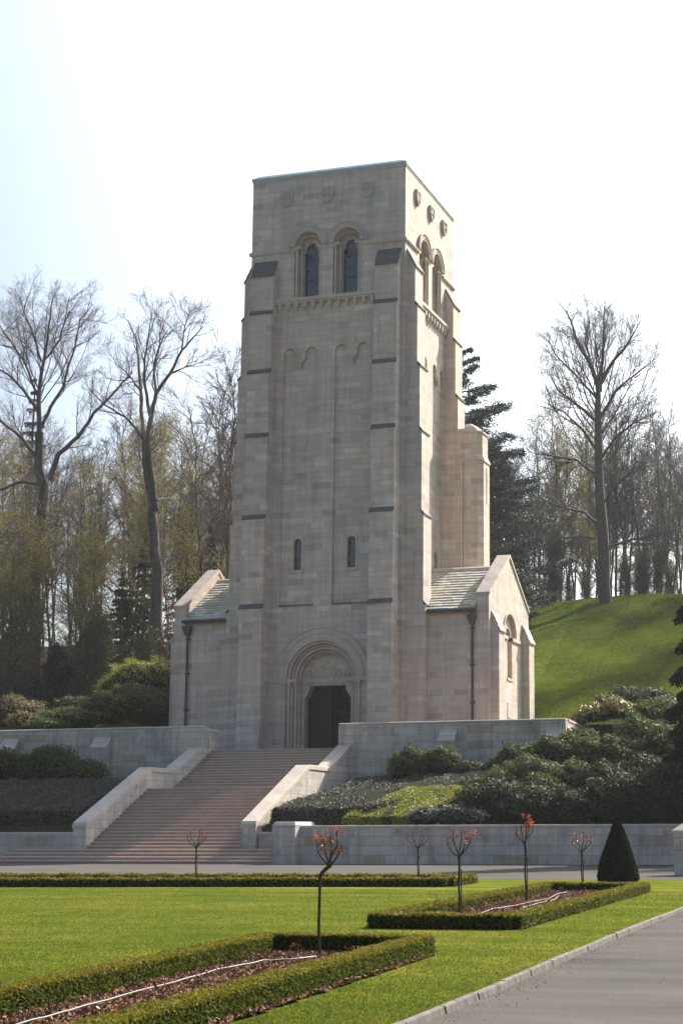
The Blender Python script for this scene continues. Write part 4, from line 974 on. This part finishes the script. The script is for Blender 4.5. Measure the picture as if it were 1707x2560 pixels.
# ---- shrubs on the right bank
G_RH = 'glossy rhododendrons on the bank right of the steps'
def S(label, blobs, m, n, size, seed, cat='shrub', name='rhododendron', group=None, **k): return shrub(name, label, cat, blobs, m, n, size, seed, group, **k)
S('small glossy rhododendron against the terrace wall, nearest the steps', [B(1030,1912,73.6,120,86,1.0), B(1100,1908,73.6,110,76,1.0), B(1000,1930,73.4,60,50,.8)], L_RHODO, 6500, .085, 31, group=G_RH)
S('rounded glossy rhododendron under the second pier of the terrace wall', [B(1290,1900,73.6,110,84,1.0), B(1245,1922,73.4,70,56,.8), B(1320,1915,73.6,60,60,.8)], L_RHODO, 4800, .085, 32, group=G_RH)
S('low dark rhododendron between the two bushes at the terrace wall', [B(1170,1924,73.4,110,44,.9), B(1205,1930,73.2,80,40,.8)], L_RHODK, 2600, .075, 33, group=G_RH)
S('wide silvery-leaved rhododendron in the middle of the right bank', [B(1330,1945,70,180,110,1.6), B(1260,1975,69.2,150,110,1.5), B(1430,1960,69.8,170,110,1.6), B(1350,1990,68.6,220,110,1.6)], L_RHODO, 17000, .08, 34, group=G_RH)
S('tall rhododendron with olive leaves at the end of the terrace wall', [B(1400,1885,73,150,100,1.3), B(1500,1895,73,160,110,1.3), B(1450,1850,74.4,100,60,.9)], L_RHODO, 11000, .085, 35, group=G_RH)
S('large rhododendron climbing the bank toward the dark conifer', [B(1600,1860,75,170,150,1.8), B(1560,1920,73,200,150,1.6), B(1660,1900,73,150,180,1.6), B(1640,1800,77,130,110,1.6)], L_RHODO, 17000, .09, 36, group=G_RH)
S('dark lower rhododendron just behind the low garden wall, left of the cone yew', [B(1220,2010,66.6,170,120,1.2), B(1330,2025,66.2,200,120,1.3), B(1440,2030,66.2,180,120,1.3), B(1170,2040,66.0,110,90,1.0)], L_RHODK, 15000, .075, 37, group=G_RH)
S('dark lower rhododendron just behind the low garden wall, right of the cone yew', [B(1540,2010,66.4,200,160,1.4), B(1640,2000,66.6,190,180,1.4), B(1740,2000,66.6,190,190,1.4), B(1500,1960,68.6,170,110,1.3), B(1620,1950,69,200,130,1.4)], L_RHODK, 16000, .075, 38, group=G_RH)
S('dark rounded evergreen shrub on the hill edge beside the yellowish bush', [B(1570,1755,84,120,80,1.8), B(1640,1765,84,120,90,1.8), B(1600,1790,82,130,70,1.6)], L_UNDER, 9500, .085, 39, name='evergreen_shrub')
S('bush with yellowish young leaves above the end of the terrace wall', [B(1495,1785,80,110,60,1.4), B(1540,1775,80,80,70,1.2), B(1450,1800,80,70,40,1.0), B(1500,1755,80.2,30,46,.4)], L_YELLOW, 5200, .085, 40, name='yellow_leaved_shrub', core=.7, spread=.25)
z5 = 5.2
clipped('clipped_hedge', 'small flat-topped dark hedge at the end of the terrace wall', 'hedge', [(16.2,76.6,4.6),(19.4,76.6,4.6),(19.4,78.6,4.6),(16.4,78.6,4.6)], [(16.3,76.7,6.45),(19.3,76.7,6.5),(19.3,78.6,6.62),(16.4,78.6,6.6)], L_BOX, 900, .05, 41)
clipped('clipped_hedge', 'broad grey-green clipped hedge sloping up the bank beside the steps', 'hedge', [(4.6,65.4,.8),(9.4,65.4,.8),(14.3,72.8,2.2),(5.6,75.0,2.2)], [(4.7,65.7,2.35),(9.4,65.7,2.35),(14.2,72.8,4.32),(5.6,74.9,4.0)], L_GREYH, 700, .055, 42)
clipped('clipped_hedge', 'bright yellow-green clipped hedge in front of the grey-green one', 'hedge', [(8.2,64.9,.8),(11.6,64.9,.8),(13.4,68.8,1.2),(9.7,68.8,1.2)], [(8.3,65.05,1.95),(11.6,65.05,2.0),(13.3,68.6,3.32),(9.9,68.6,3.30)], L_LIME, 1100, .042, 43)
S('low silvery bush directly behind the garden wall, below the yellow-green hedge', [B(1060,2044,65.0,90,56,.5), B(1130,2042,65.0,110,60,.5), B(1190,2046,65.0,70,50,.5)], L_SILVER, 4200, .05, 44, name='silver_shrub')
# ---- left bank
clipped('clipped_hedge', 'dark clipped hedge filling the shaded bank left of the steps', 'hedge', [(-30,66.0,.8),(-5.0,66.0,.8),(-5.0,72.4,2.0),(-30,72.4,2.0)], [(-30,66.1,2.3),(-5.2,66.1,2.3),(-5.2,72.2,4.0),(-30,72.2,4.0)], L_GREYH, 420, .055, 46)
clipped('clipped_hedge', 'yellow-green patch of low hedge at the left edge', 'hedge', [(-18,67.3,2.2),(-11.8,67.3,2.2),(-12.6,70.2,2.2),(-18,70.2,2.2)], [(-18,67.4,2.85),(-11.9,67.4,2.85),(-12.7,70.0,3.65),(-18,70.0,3.65)], L_LIME, 900, .05, 47)
S('dark rhododendron in front of the left terrace wall', [B(130,1915,73.8,150,100,1.1), B(60,1930,73.6,130,90,1.0), B(210,1935,73.6,130,70,1.0), B(120,1890,74,70,50,.7)], L_RHODO, 10000, .08, 48)
S('rhododendron with sunlit leaf tips at the left edge of the photo', [B(10,1915,72.8,90,90,1.0), B(-50,1920,73,110,110,1.1)], L_RHODO, 3500, .085, 49)
S('glossy rhododendron bank rising behind the left terrace wall', [B(180,1800,82,180,60,2), B(270,1775,84,150,90,2), B(360,1770,84,130,100,2), B(330,1745,87,120,70,2), B(410,1780,86,120,110,1.6), B(120,1815,80,120,40,1.4)], L_RHODO, 17000, .095, 50)
S('bright lime-green rounded bush left of the chapel wing', [B(350,1700,90,170,100,2.2), B(300,1725,89.5,110,70,1.8), B(410,1700,90,110,110,2.0)], L_LIME, 15000, .055, 51, name='lime_green_shrub')
S('low bronze-leaved bush above the left end of the terrace wall', [B(30,1780,83,150,80,1.8), B(70,1805,81,110,50,1.4)], L_BUDR, 5500, .075, 52, name='bronze_leaved_shrub')
S('small bright green shrub between the bronze bush and the rhododendrons', [B(190,1765,88,110,50,1.5), B(150,1790,86,80,40,1.3)], L_UNDER, 4500, .075, 53, name='green_shrub')

# ---- conifers
def conifer(name, loc, h, rad, label, m, seed, layers=34, droop=.25, bare=.05, nper=420, size=.16, group=None, power=1.0, gap=.0, cat='conifer', flat=False):
    rr = np.random.default_rng(seed); e = empty(name, loc); tag(e, label, cat, group)
    t = Tree(seed); zt = np.linspace(0, h, 9); tr = [(np.stack([rr.normal(0, .04, 9), rr.normal(0, .04, 9), zt], 1), np.linspace(h*.016, .03, 9), 7)]
    link_mesh('trunk', tubes_mesh('trunk', tr), M_BARK).parent = e
    segs = []; P = []; Nn = []
    for i in range(layers):
        f = (i+rr.uniform(-.3, .3))/layers; zb = h*(bare+(1-bare)*f); R = rad*(1-f)**power*(.35+.65*min(1, f*5+.4)); nb = rr.integers(4, 7) if not flat else rr.integers(3, 5); a0 = rr.uniform(0, 6.28)
        for k in range(nb):
            a = a0+k*2*pi/nb+rr.uniform(-.3, .3); L = R*rr.uniform(.65, 1.15); s = np.linspace(0, 1, 6)
            zz = zb+(.18*L*s-droop*L*s**2 if not flat else .32*L*s**1.3-.10*L*s**3); p = np.stack([cos(a)*L*s, sin(a)*L*s, zz], 1)+rr.normal(0, .03*L, (6, 3))*s[:, None]*.5
            segs.append((p, np.linspace(.05+.006*L, .015, 6), 4)); n = int(nper*L/rad*(1 if not flat else 1.2))+8
            q = rr.uniform(.15, 1.0, n)**.8; x = np.stack([np.interp(q, s, p[:, j]) for j in range(3)], 1); w = (L*.30*(1-q*.6)) if not flat else L*.24
            side = rr.normal(0, 1, n)*w*.6; x[:, 0] += -sin(a)*side; x[:, 1] += cos(a)*side; x[:, 2] += -np.abs(rr.normal(0, .12, n))*(1 if not flat else .9)+ (0 if not flat else rr.normal(.05, .07, n))
            P.append(x); Nn.append(np.tile([0, 0, 1.0], (n, 1)))
    V = leaves(rr, np.concatenate(P), np.concatenate(Nn), size, .45, .35)
    me = tubes_mesh('crown', segs); m2 = quads_mesh('l', V); bm = bmesh.new(); bm.from_mesh(me); nb = len(bm.faces); bm.from_mesh(m2); bm.faces.ensure_lookup_table()
    for f in bm.faces[nb:]: f.material_index = 1
    bm.to_mesh(me); bm.free(); bpy.data.meshes.remove(m2); link_mesh('crown', me, [M_BARK, m]).parent = e
    return e
def gz(x, y): return Hh(x, y)-.1
def at(u, y): P = onY(u, 1700, y); return float(P[0]), float(y), gz(P[0], y)
def hgt(u, v, y, l): P = onY(u, v, y); return float(P[2])-l[2]
l = at(1150, 112); conifer('cedar', l, hgt(1150, 858, 112, l), 9.0, 'dark cedar with flat spreading branches right behind the tower', L_CEDAR, 61, layers=25, nper=2000, size=.12, power=.68, flat=True, bare=.06, cat='cedar')
l = at(1235, 120); conifer('fir', l, hgt(1235, 1090, 120, l), 4.2, 'dark evergreen standing under the cedar beside the stair turret', L_CEDAR, 62, layers=34, nper=480, size=.14, power=.5)
l = at(1826, 68); conifer('conifer', (l[0], l[1], 1.9), 15.0, 3.0, 'almost black conifer cut off by the right edge, rising from the bank', L_YEW, 63, layers=80, nper=1500, size=.11, power=.42, droop=.5, bare=.0)
G_F = 'dark conifers in the wood left of the chapel'
for i, (u, v, y, r, lab) in enumerate([(55, 930, 124, 3.0, 'tall dark spruce at the left edge, its tip behind the bare tree'), (300, 1420, 99, 2.4, 'dark conifer behind the lime-green bush, left of the second big trunk'), (235, 1490, 103, 2.3, 'dark conifer low between the two big trunks'), (355, 1330, 104, 2.3, 'dark narrow conifer beside the forked trunk'), (20, 1560, 98, 2.6, 'dark conifer low at the left edge'), (460, 1240, 112, 2.4, 'dark fir above the left wing roof'), (520, 1300, 110, 2.2, 'dark fir between the left wing and the tower'), (140, 1600, 96, 2.2, 'low dark conifer beside the foot of the big left trunk')]):
    l = at(u, y); conifer('conifer', l, hgt(u, v, y, l), r, lab, L_DARKG, 70+i, layers=26, nper=230, size=.12, group=G_F, power=.75, droop=.35)

# ---- the three big bare trees, limbs laid out in their own plane and given depth
def fan(cx, v0, v1, cy, Rx, Ry, n, a0, a1, seed, r=.075):
    rr = random.Random(seed); out = []
    for i in range(n):
        a = radians(a0+(a1-a0)*(i+rr.uniform(.1, .9))/n); k = abs(a)/radians(max(abs(a0), abs(a1)))
        vs = v0+(v1-v0)*min(1, k*rr.uniform(.7, 1.1)); ex = cx+sin(a)*Rx*rr.uniform(.82, 1.0); ey = cy-cos(a)*Ry*rr.uniform(.82, 1.0)
        mx = cx+(ex-cx)*.42; my = vs+(ey-vs)*.30; m2 = cx+(ex-cx)*.78; y2 = vs+(ey-vs)*.68
        out.append(([(cx, vs), (mx, my), (m2, y2), (ex, ey)], r*rr.uniform(.6, 1.0), .018))
    return out
def big(u0, v0, y, trunks, limbs, label, seed, L, zfix=None, **kw):
    t = Tree(seed, **kw); l = at(u0, y); base_ = np.array(l); rr = np.random.default_rng(seed)
    def P3(pts, spread):
        sgn = rr.choice([-1, 1]); out = []
        for i, (u, v) in enumerate(pts):
            p = onY(u, v, y)-base_; f = i/(len(pts)-1); dy = sgn*spread*f; k = 1+dy/y
            out.append(((p[0]+base_[0]-CAM[0])*k+CAM[0]-base_[0], dy, (p[2]+base_[2]-CAM[2])*k+CAM[2]-base_[2]))
        return out
    for pts, r0, r1 in trunks:
        q = P3(pts, 0); 
        if abs(pts[0][1]-v0) < 3: q[0] = (q[0][0], 0, -.5)
        t.limb(q, r0, r1, L, 10, True, 0, .45)
    for pts, r0, r1 in limbs: t.limb(P3(pts, rr.uniform(.5, 3.5)), r0, r1, L, 7, False, 0, .2)
    return t, l
t, l = big(86, 1653, 100, [([(86,1653),(87,1458),(104,1311),(112,1218),(98,1165),(100,1081)], .46, .30)],
  [([(100,1090),(98,993),(110,905),(122,822),(132,745)], .20, .03), ([(127,1200),(147,1135),(196,1091),(235,1032),(293,974),(332,930)], .20, .04), ([(104,1071),(127,1018),(161,964),(171,915),(188,871),(200,800),(232,760)], .14, .03),
   ([(98,1030),(59,974),(20,935),(-30,905)], .13, .04), ([(98,1150),(60,1100),(0,1050),(-40,1020)], .16, .04), ([(98,1210),(50,1205),(0,1225),(-50,1210)], .12, .05), ([(105,905),(85,840),(60,780),(70,740)], .09, .02), ([(112,900),(150,850),(165,790),(175,740)], .08, .02), ([(100,1000),(60,900),(10,830),(-10,790)], .10, .02)]+fan(104, 930, 1060, 930, 150, 190, 9, -60, 65, 6, .06),
  'tall bare tree at the left edge with a wide rounded crown of fine twigs', 81, 4.2, kids=(9,5,4,3), minr=.0055, ang=.70, upw=.035, gn=.12, ratio=.66)
t.build('bare_tree', l, 'tall bare tree at the left edge with a wide rounded crown of fine twigs', group='large bare trees')
t, l = big(406, 1653, 97, [([(406,1653),(396,1433),(381,1287)], .40, .32), ([(383,1290),(368,1189),(362,1106)], .24, .20), ([(392,1275),(376,1165),(369,1091)], .20, .16)],
  [([(369,1091),(381,1032),(391,984),(425,935),(455,876),(482,845),(508,815)], .19, .03), ([(362,1106),(357,1050),(352,974),(347,900),(342,847),(320,800)], .17, .03), ([(376,1040),(362,960),(362,896),(372,840),(381,775)], .12, .02), ([(360,1100),(340,1070),(313,1042),(264,1013),(225,975)], .13, .03), ([(391,984),(385,920),(400,860),(402,800)], .09, .02), ([(352,974),(320,935),(290,910)], .08, .02), ([(425,935),(470,915),(510,905)], .06, .02), ([(395,1250),(410,1245),(425,1250)], .06, .03), ([(455,876),(460,830),(470,790)], .06, .02)],
  '', 82, 3.9, kids=(8,5,4,3), minr=.006, ang=.66, upw=.04, gn=.15, ratio=.66)
t.build('bare_tree', l, 'tall bare forked tree with sparse open crown between the edge tree and the tower', group='large bare trees')
t, l = big(1513, 1473, 128, [([(1513,1473),(1506,1336),(1496,1189),(1494,1042),(1494,969)], .54, .20)],
  [([(1494,969),(1472,905),(1442,856),(1425,800),(1413,775)], .22, .04), ([(1497,980),(1500,930),(1506,896),(1508,830),(1510,765)], .24, .03), ([(1500,960),(1530,905),(1560,871),(1585,830),(1600,800)], .18, .03), ([(1500,1042),(1520,1010),(1540,974),(1589,935),(1638,896)], .17, .03), ([(1490,1052),(1442,1013),(1393,974),(1372,935)], .17, .03),
   ([(1494,1130),(1460,1080),(1410,1030),(1360,1005)], .15, .03), ([(1496,1190),(1440,1150),(1380,1140),(1320,1130)], .14, .03), ([(1503,1320),(1460,1280),(1410,1270),(1335,1240)], .15, .04), ([(1510,1370),(1560,1355),(1640,1335),(1690,1325)], .13, .04), ([(1508,1350),(1460,1340),(1400,1345)], .10, .03), ([(1500,1150),(1540,1090),(1580,1060),(1640,1030)], .13, .03), ([(1505,1260),(1550,1200),(1600,1170)], .10, .03), ([(1478,915),(1460,860),(1470,800)], .10, .02), ([(1494,1000),(1440,940),(1390,890),(1370,850)], .12, .02), ([(1494,1000),(1470,950),(1440,900)], .10, .02)]+fan(1495, 965, 1230, 985, 165, 215, 16, -75, 75, 5),
  '', 83, 4.6, kids=(9,5,4,3), minr=.006, ang=.60, upw=.03, gn=.10, ratio=.66)
t.build('bare_tree', l, 'great bare beech with a broad fan crown on the hill crest', group='large bare trees', twig=M_BARK)

# ---- wood: prototypes, then individual copies
def proto(seed, h, kids, lab, twig, leaf=None, nleaf=0, ang=.85, upw=.06, ratio=.5, L=None, droop=0, lsize=.07, lspread=.35, low=.3, r=.15, minr=.0115, bark=M_BARK, multi=1):
    t = Tree(seed, kids=kids, ang=ang, upw=upw, ratio=ratio, droop=droop, minr=minr, gn=.13); rr = np.random.default_rng(seed)
    for m in range(multi):
        n = 7; off_ = rr.normal(0, .25, 2)*(multi > 1); lean = rr.normal(0, .05, 2)
        P = [(off_[0]+lean[0]*h*i/n+rr.normal(0, .12), off_[1]+lean[1]*h*i/n+rr.normal(0, .12), h*i/n*(1-.1*m)) for i in range(n+1)]; P[0] = (off_[0], off_[1], -.4)
        t.limb(P, r*(1-.2*m), .03, L or h*.36, 7, True, 0, low)
    return t.build('bare_tree', (0, 0, -500), lab, leaf=leaf, nleaf=nleaf, twig=twig, lsize=lsize, lspread=lspread, bark=bark)
protos = {
 'a': proto(201, 22, (20, 7, 6), 'x', M_TWIG, ratio=.62, low=.35),
 'b': proto(202, 20, (20, 7, 6), 'x', M_TWIGR, ratio=.58, low=.3, multi=2),
 'c': proto(203, 21, (20, 7, 5), 'x', M_TWIG, L_BUD, 9000, ratio=.62, low=.2, lsize=.065),
 'd': proto(204, 15, (30, 7, 5), 'x', M_TWIG, L_BUD, 17000, ratio=.62, low=.1, lsize=.06, multi=3, lspread=.35),
 'e': proto(205, 21, (34, 8, 5), 'x', M_TWIGR, ratio=.52, low=.3, droop=.35, multi=2, ang=.5),
 'f': proto(206, 9, (26, 7, 4), 'x', M_TWIG, L_UNDER, 11000, ratio=.6, low=.04, lsize=.08, multi=3, lspread=.4),
}
rw = random.Random(77); used = set()
def place(k, x, y, s, label, group):
    e = protos[k]
    if k in used: o = copy_tree(e, (x, y, gz(x, y)), rw.uniform(0, 6.28), s, label)
    else: used.add(k); o = e; o.location = (x, y, gz(x, y)); o.rotation_euler = (0, 0, rw.uniform(0, 6.28)); o.scale = (s, s, s); o['label'] = label
    o['group'] = group; return o
GL = 'bare trees of the wood left of the chapel'; GR = 'bare trees of the wood on the hill right of the chapel'
labL = {'a': 'slim grey bare tree among many in the wood left of the chapel', 'b': 'reddish twiggy tree in the wood left of the chapel', 'c': 'tree dusted with yellow-brown buds in the wood left of the chapel', 'd': 'low bushy tree with ochre buds in the wood left of the chapel', 'e': 'birch with drooping purple-brown twigs left of the tower', 'f': 'dull green understorey tree in the wood left of the chapel'}
labR = {'a': 'slim grey bare tree among many along the crest right of the chapel', 'b': 'reddish twiggy tree along the crest right of the chapel', 'c': 'budding tree along the crest right of the chapel', 'd': 'low ochre-budded tree along the crest right of the chapel', 'e': 'tree with drooping twigs along the crest right of the chapel', 'f': 'small green-tinged tree along the crest right of the chapel'}
for u, y, s in ((535, 113, 1.12), (575, 118, 1.1), (500, 122, .95)):
    l = at(u, y); place('e', l[0], l[1], s, labL['e'], GL)
for (y0, y1, n, ks, s0, s1) in ((94, 101, 7, 'fdcdf', .6, .85), (101, 112, 12, 'cdaacb', .7, .95), (112, 128, 16, 'aabbce', .8, 1.0), (128, 150, 17, 'abaeba', .8, 1.02)):
    for i in range(n):
        u = -60+(i+rw.random())/n*660; y = rw.uniform(y0, y1); l = at(u, y); k = rw.choice(ks)
        if y < 105 and u > 440: k = 'f'; 
        place(k, l[0], l[1], rw.uniform(s0, s1)*(.8 if (u > 420 and y > 110) else 1), labL[k], GL)
for (y0, y1, n, ks, s0, s1) in ((134, 142, 16, 'aabfe', .5, .75), (142, 156, 26, 'aabbeac', .7, .95), (156, 180, 32, 'abaebe', .85, 1.08)):
    for i in range(n):
        u = 1130+(i+rw.random())/n*640; y = rw.uniform(y0, y1); l = at(u, y); k = rw.choice(ks)
        if 1440 < u < 1580 and y < 140: continue
        place(k, l[0], l[1], rw.uniform(s0, s1), labR[k], GR)
for i in range(12):
    u = 1215+i*44+rw.uniform(-15, 15); l = at(u, rw.uniform(138, 147))
    if 1470 < u < 1550: continue
    place('f', l[0], l[1], rw.uniform(.35, .6), labR['f'], GR)
# trees outside the frame on the right whose shadows fall on the hill and the road
for k, x, y, s in (('d', 18, 139, 1.1), ('d', 26, 127, 1.35), ('c', 33, 126, 1.1), ('d', 31, 66, .75), ('d', 27.5, 64, .6), ('d', 35, 60, .7), ('d', 33.5, 56, .5)):
    place(k, x, y, s, 'tree beyond the right edge of the photo', 'trees beyond the right edge'); 
# slim purple-leaved plum by the left wing
t = Tree(91, kids=(8, 5), ratio=.5, minr=.01, ang=.45, upw=.2); l = at(412, 90.5); t.limb([(0,0,-.2),(.1,0,2.5),(0,.1,5),(.1,0,hgt(412,1490,90.5,l))], .08, .02, 2.0, 6, True, 0, .3)
t.build('plum_tree', l, 'slender tree with dark red young leaves next to the left wing', leaf=L_PURP, nleaf=600, lsize=.07, lspread=.16)

# ---- fine grass on the near lawn
rng = np.random.default_rng(9); n = 230000; y = 9.5+rng.uniform(0, 1, n)**1.5*26; xl = 33.78-.66*y; x = xl+rng.uniform(0, 1, n)*(29.9-xl)
kxx = np.interp(y, [p[1] for p in KX], [p[0] for p in KX])-.045
lx = np.interp(y, [5, 10.4, 16.95], [27.6, 26.84, 26.12]); rx = np.interp(y, [5, 8.6, 11.8, 17.1], [29.22, 28.97, 28.68, 28.24]); m1 = (y < 17.12) & (x > lx) & (x < rx)
lx2 = np.interp(y, [21.5, 34.8], [25.72, 24.85]); rx2 = np.interp(y, [21.5, 35], [27.9, 27.2]); m2 = (y > 21.5) & (y < 35.1) & (x > lx2) & (x < rx2)
ok = (x < kxx) & ~m1 & ~m2; x = x[ok]; y = y[ok]; n = len(x)
P = np.stack([x, y, np.full(n, .048)], 1); a = rng.uniform(0, pi, n); w = (.0025+.00011*y)[:, None]*np.stack([np.cos(a), np.sin(a), 0*a], 1); h = np.stack([rng.normal(0, .010, n), rng.normal(0, .010, n), rng.uniform(.008, .022, n)], 1)
L_GRASS = leafm('grass_blade', [(.064,.092,.015), (.090,.112,.018), (.128,.128,.032), (.074,.100,.015)], .9, .0, .3)
for Lg in (L_GRASS,):
    t = Lg.node_tree; q = noise(t, .55, 5, pos(t), .65); q2 = ramp(t, [(.32, (.66,.80,.7)), (.5, (1,1,1)), (.68, (1.32,1.15,1.2))]); t.links.new(q.outputs[0], q2.inputs[0])
    src = t.nodes['Principled BSDF'].inputs['Base Color'].links[0].from_socket; o2 = mixc(t, 1, src, q2.outputs[0], 'MULTIPLY')
    for lk in [k for k in src.links if k.to_node.type in ('BSDF_PRINCIPLED', 'BSDF_TRANSLUCENT')]: t.links.new(o2, lk.to_socket)
me = quads_mesh('grass', np.stack([P-w, P+w, P+h], 1), 3); tag(link_mesh('grass', me, L_GRASS), 'short mown grass blades on the lawn', 'grass', kind='stuff')

# ---- grit and dry leaf scraps along the kerb
rng = np.random.default_rng(29); n = 2600; y = 8+rng.uniform(0, 1, n)**1.3*34; x = np.interp(y, [p[1] for p in KX], [p[0] for p in KX])+.03+np.abs(rng.normal(0, .16, n))+np.where(rng.random(n) < .15, rng.uniform(0, 2.2, n), 0)
tag(link_mesh('leaf_litter', quads_mesh('leaf_litter', leaves(rng, np.stack([x, y, np.full(n, .006)], 1), np.tile([0, 0, 1.0], (n, 1)), .009, .75, .6)), M_CHIP), 'grit and dry leaf scraps scattered along the kerb', 'leaf litter', kind='stuff')
# ---- rough tufts on the hill
rng = np.random.default_rng(19); n = 90000; y = 84+rng.uniform(0, 1, n)*48; x = rng.uniform(9.8-.12*(y-84), 17.5, n); x = np.where(rng.random(n) < .35, rng.uniform(-4, 14, n), x)
ok = ~((x < 15.7) & (y < 85)) & ~((np.abs(x) < 10.2) & (y < 97)); x = x[ok]; y = y[ok]; n = len(x); z = np.array([Hh(a, c) for a, c in zip(x, y)])
P = np.stack([x, y, z-.02+np.where(y > 96, .12*np.sin(x*.7+y*.3)*np.sin(y*.45), 0)], 1); a = rng.uniform(0, pi, n); w = .035*np.stack([np.cos(a), np.sin(a), 0*a], 1); h = np.stack([rng.normal(0, .04, n), rng.normal(0, .04, n), rng.uniform(.03, .12, n)], 1)
L_TUFT = leafm('tuft_blade', [(.058,.088,.009), (.098,.126,.015), (.14,.15,.03), (.07,.10,.011)], .9, .0, .3)
tag(link_mesh('hill_grass', quads_mesh('hill_grass', np.stack([P-w, P+w, P+h], 1), 3), L_TUFT), 'rough grass tufts on the sunny hillside right of the chapel', 'grass', kind='stuff')

# ---- hazy spring air round the whole place
b = MB(); b.box(-400, 400, -100, 400, -1.2, 62); me = b.mesh('haze'); o = link_mesh('haze', me, [])
m = bpy.data.materials.new('haze_air'); m.use_nodes = True; t = m.node_tree; t.nodes.remove(t.nodes['Principled BSDF'])
v = t.nodes.new('ShaderNodeVolumePrincipled'); v.inputs['Color'].default_value = (.90, .95, 1.0, 1); v.inputs['Density'].default_value = 0.00016; v.inputs['Anisotropy'].default_value = .35
t.links.new(v.outputs[0], t.nodes['Material Output'].inputs['Volume']); me.materials.append(m); tag(o, 'thin pale haze in the air', 'haze', kind='stuff')
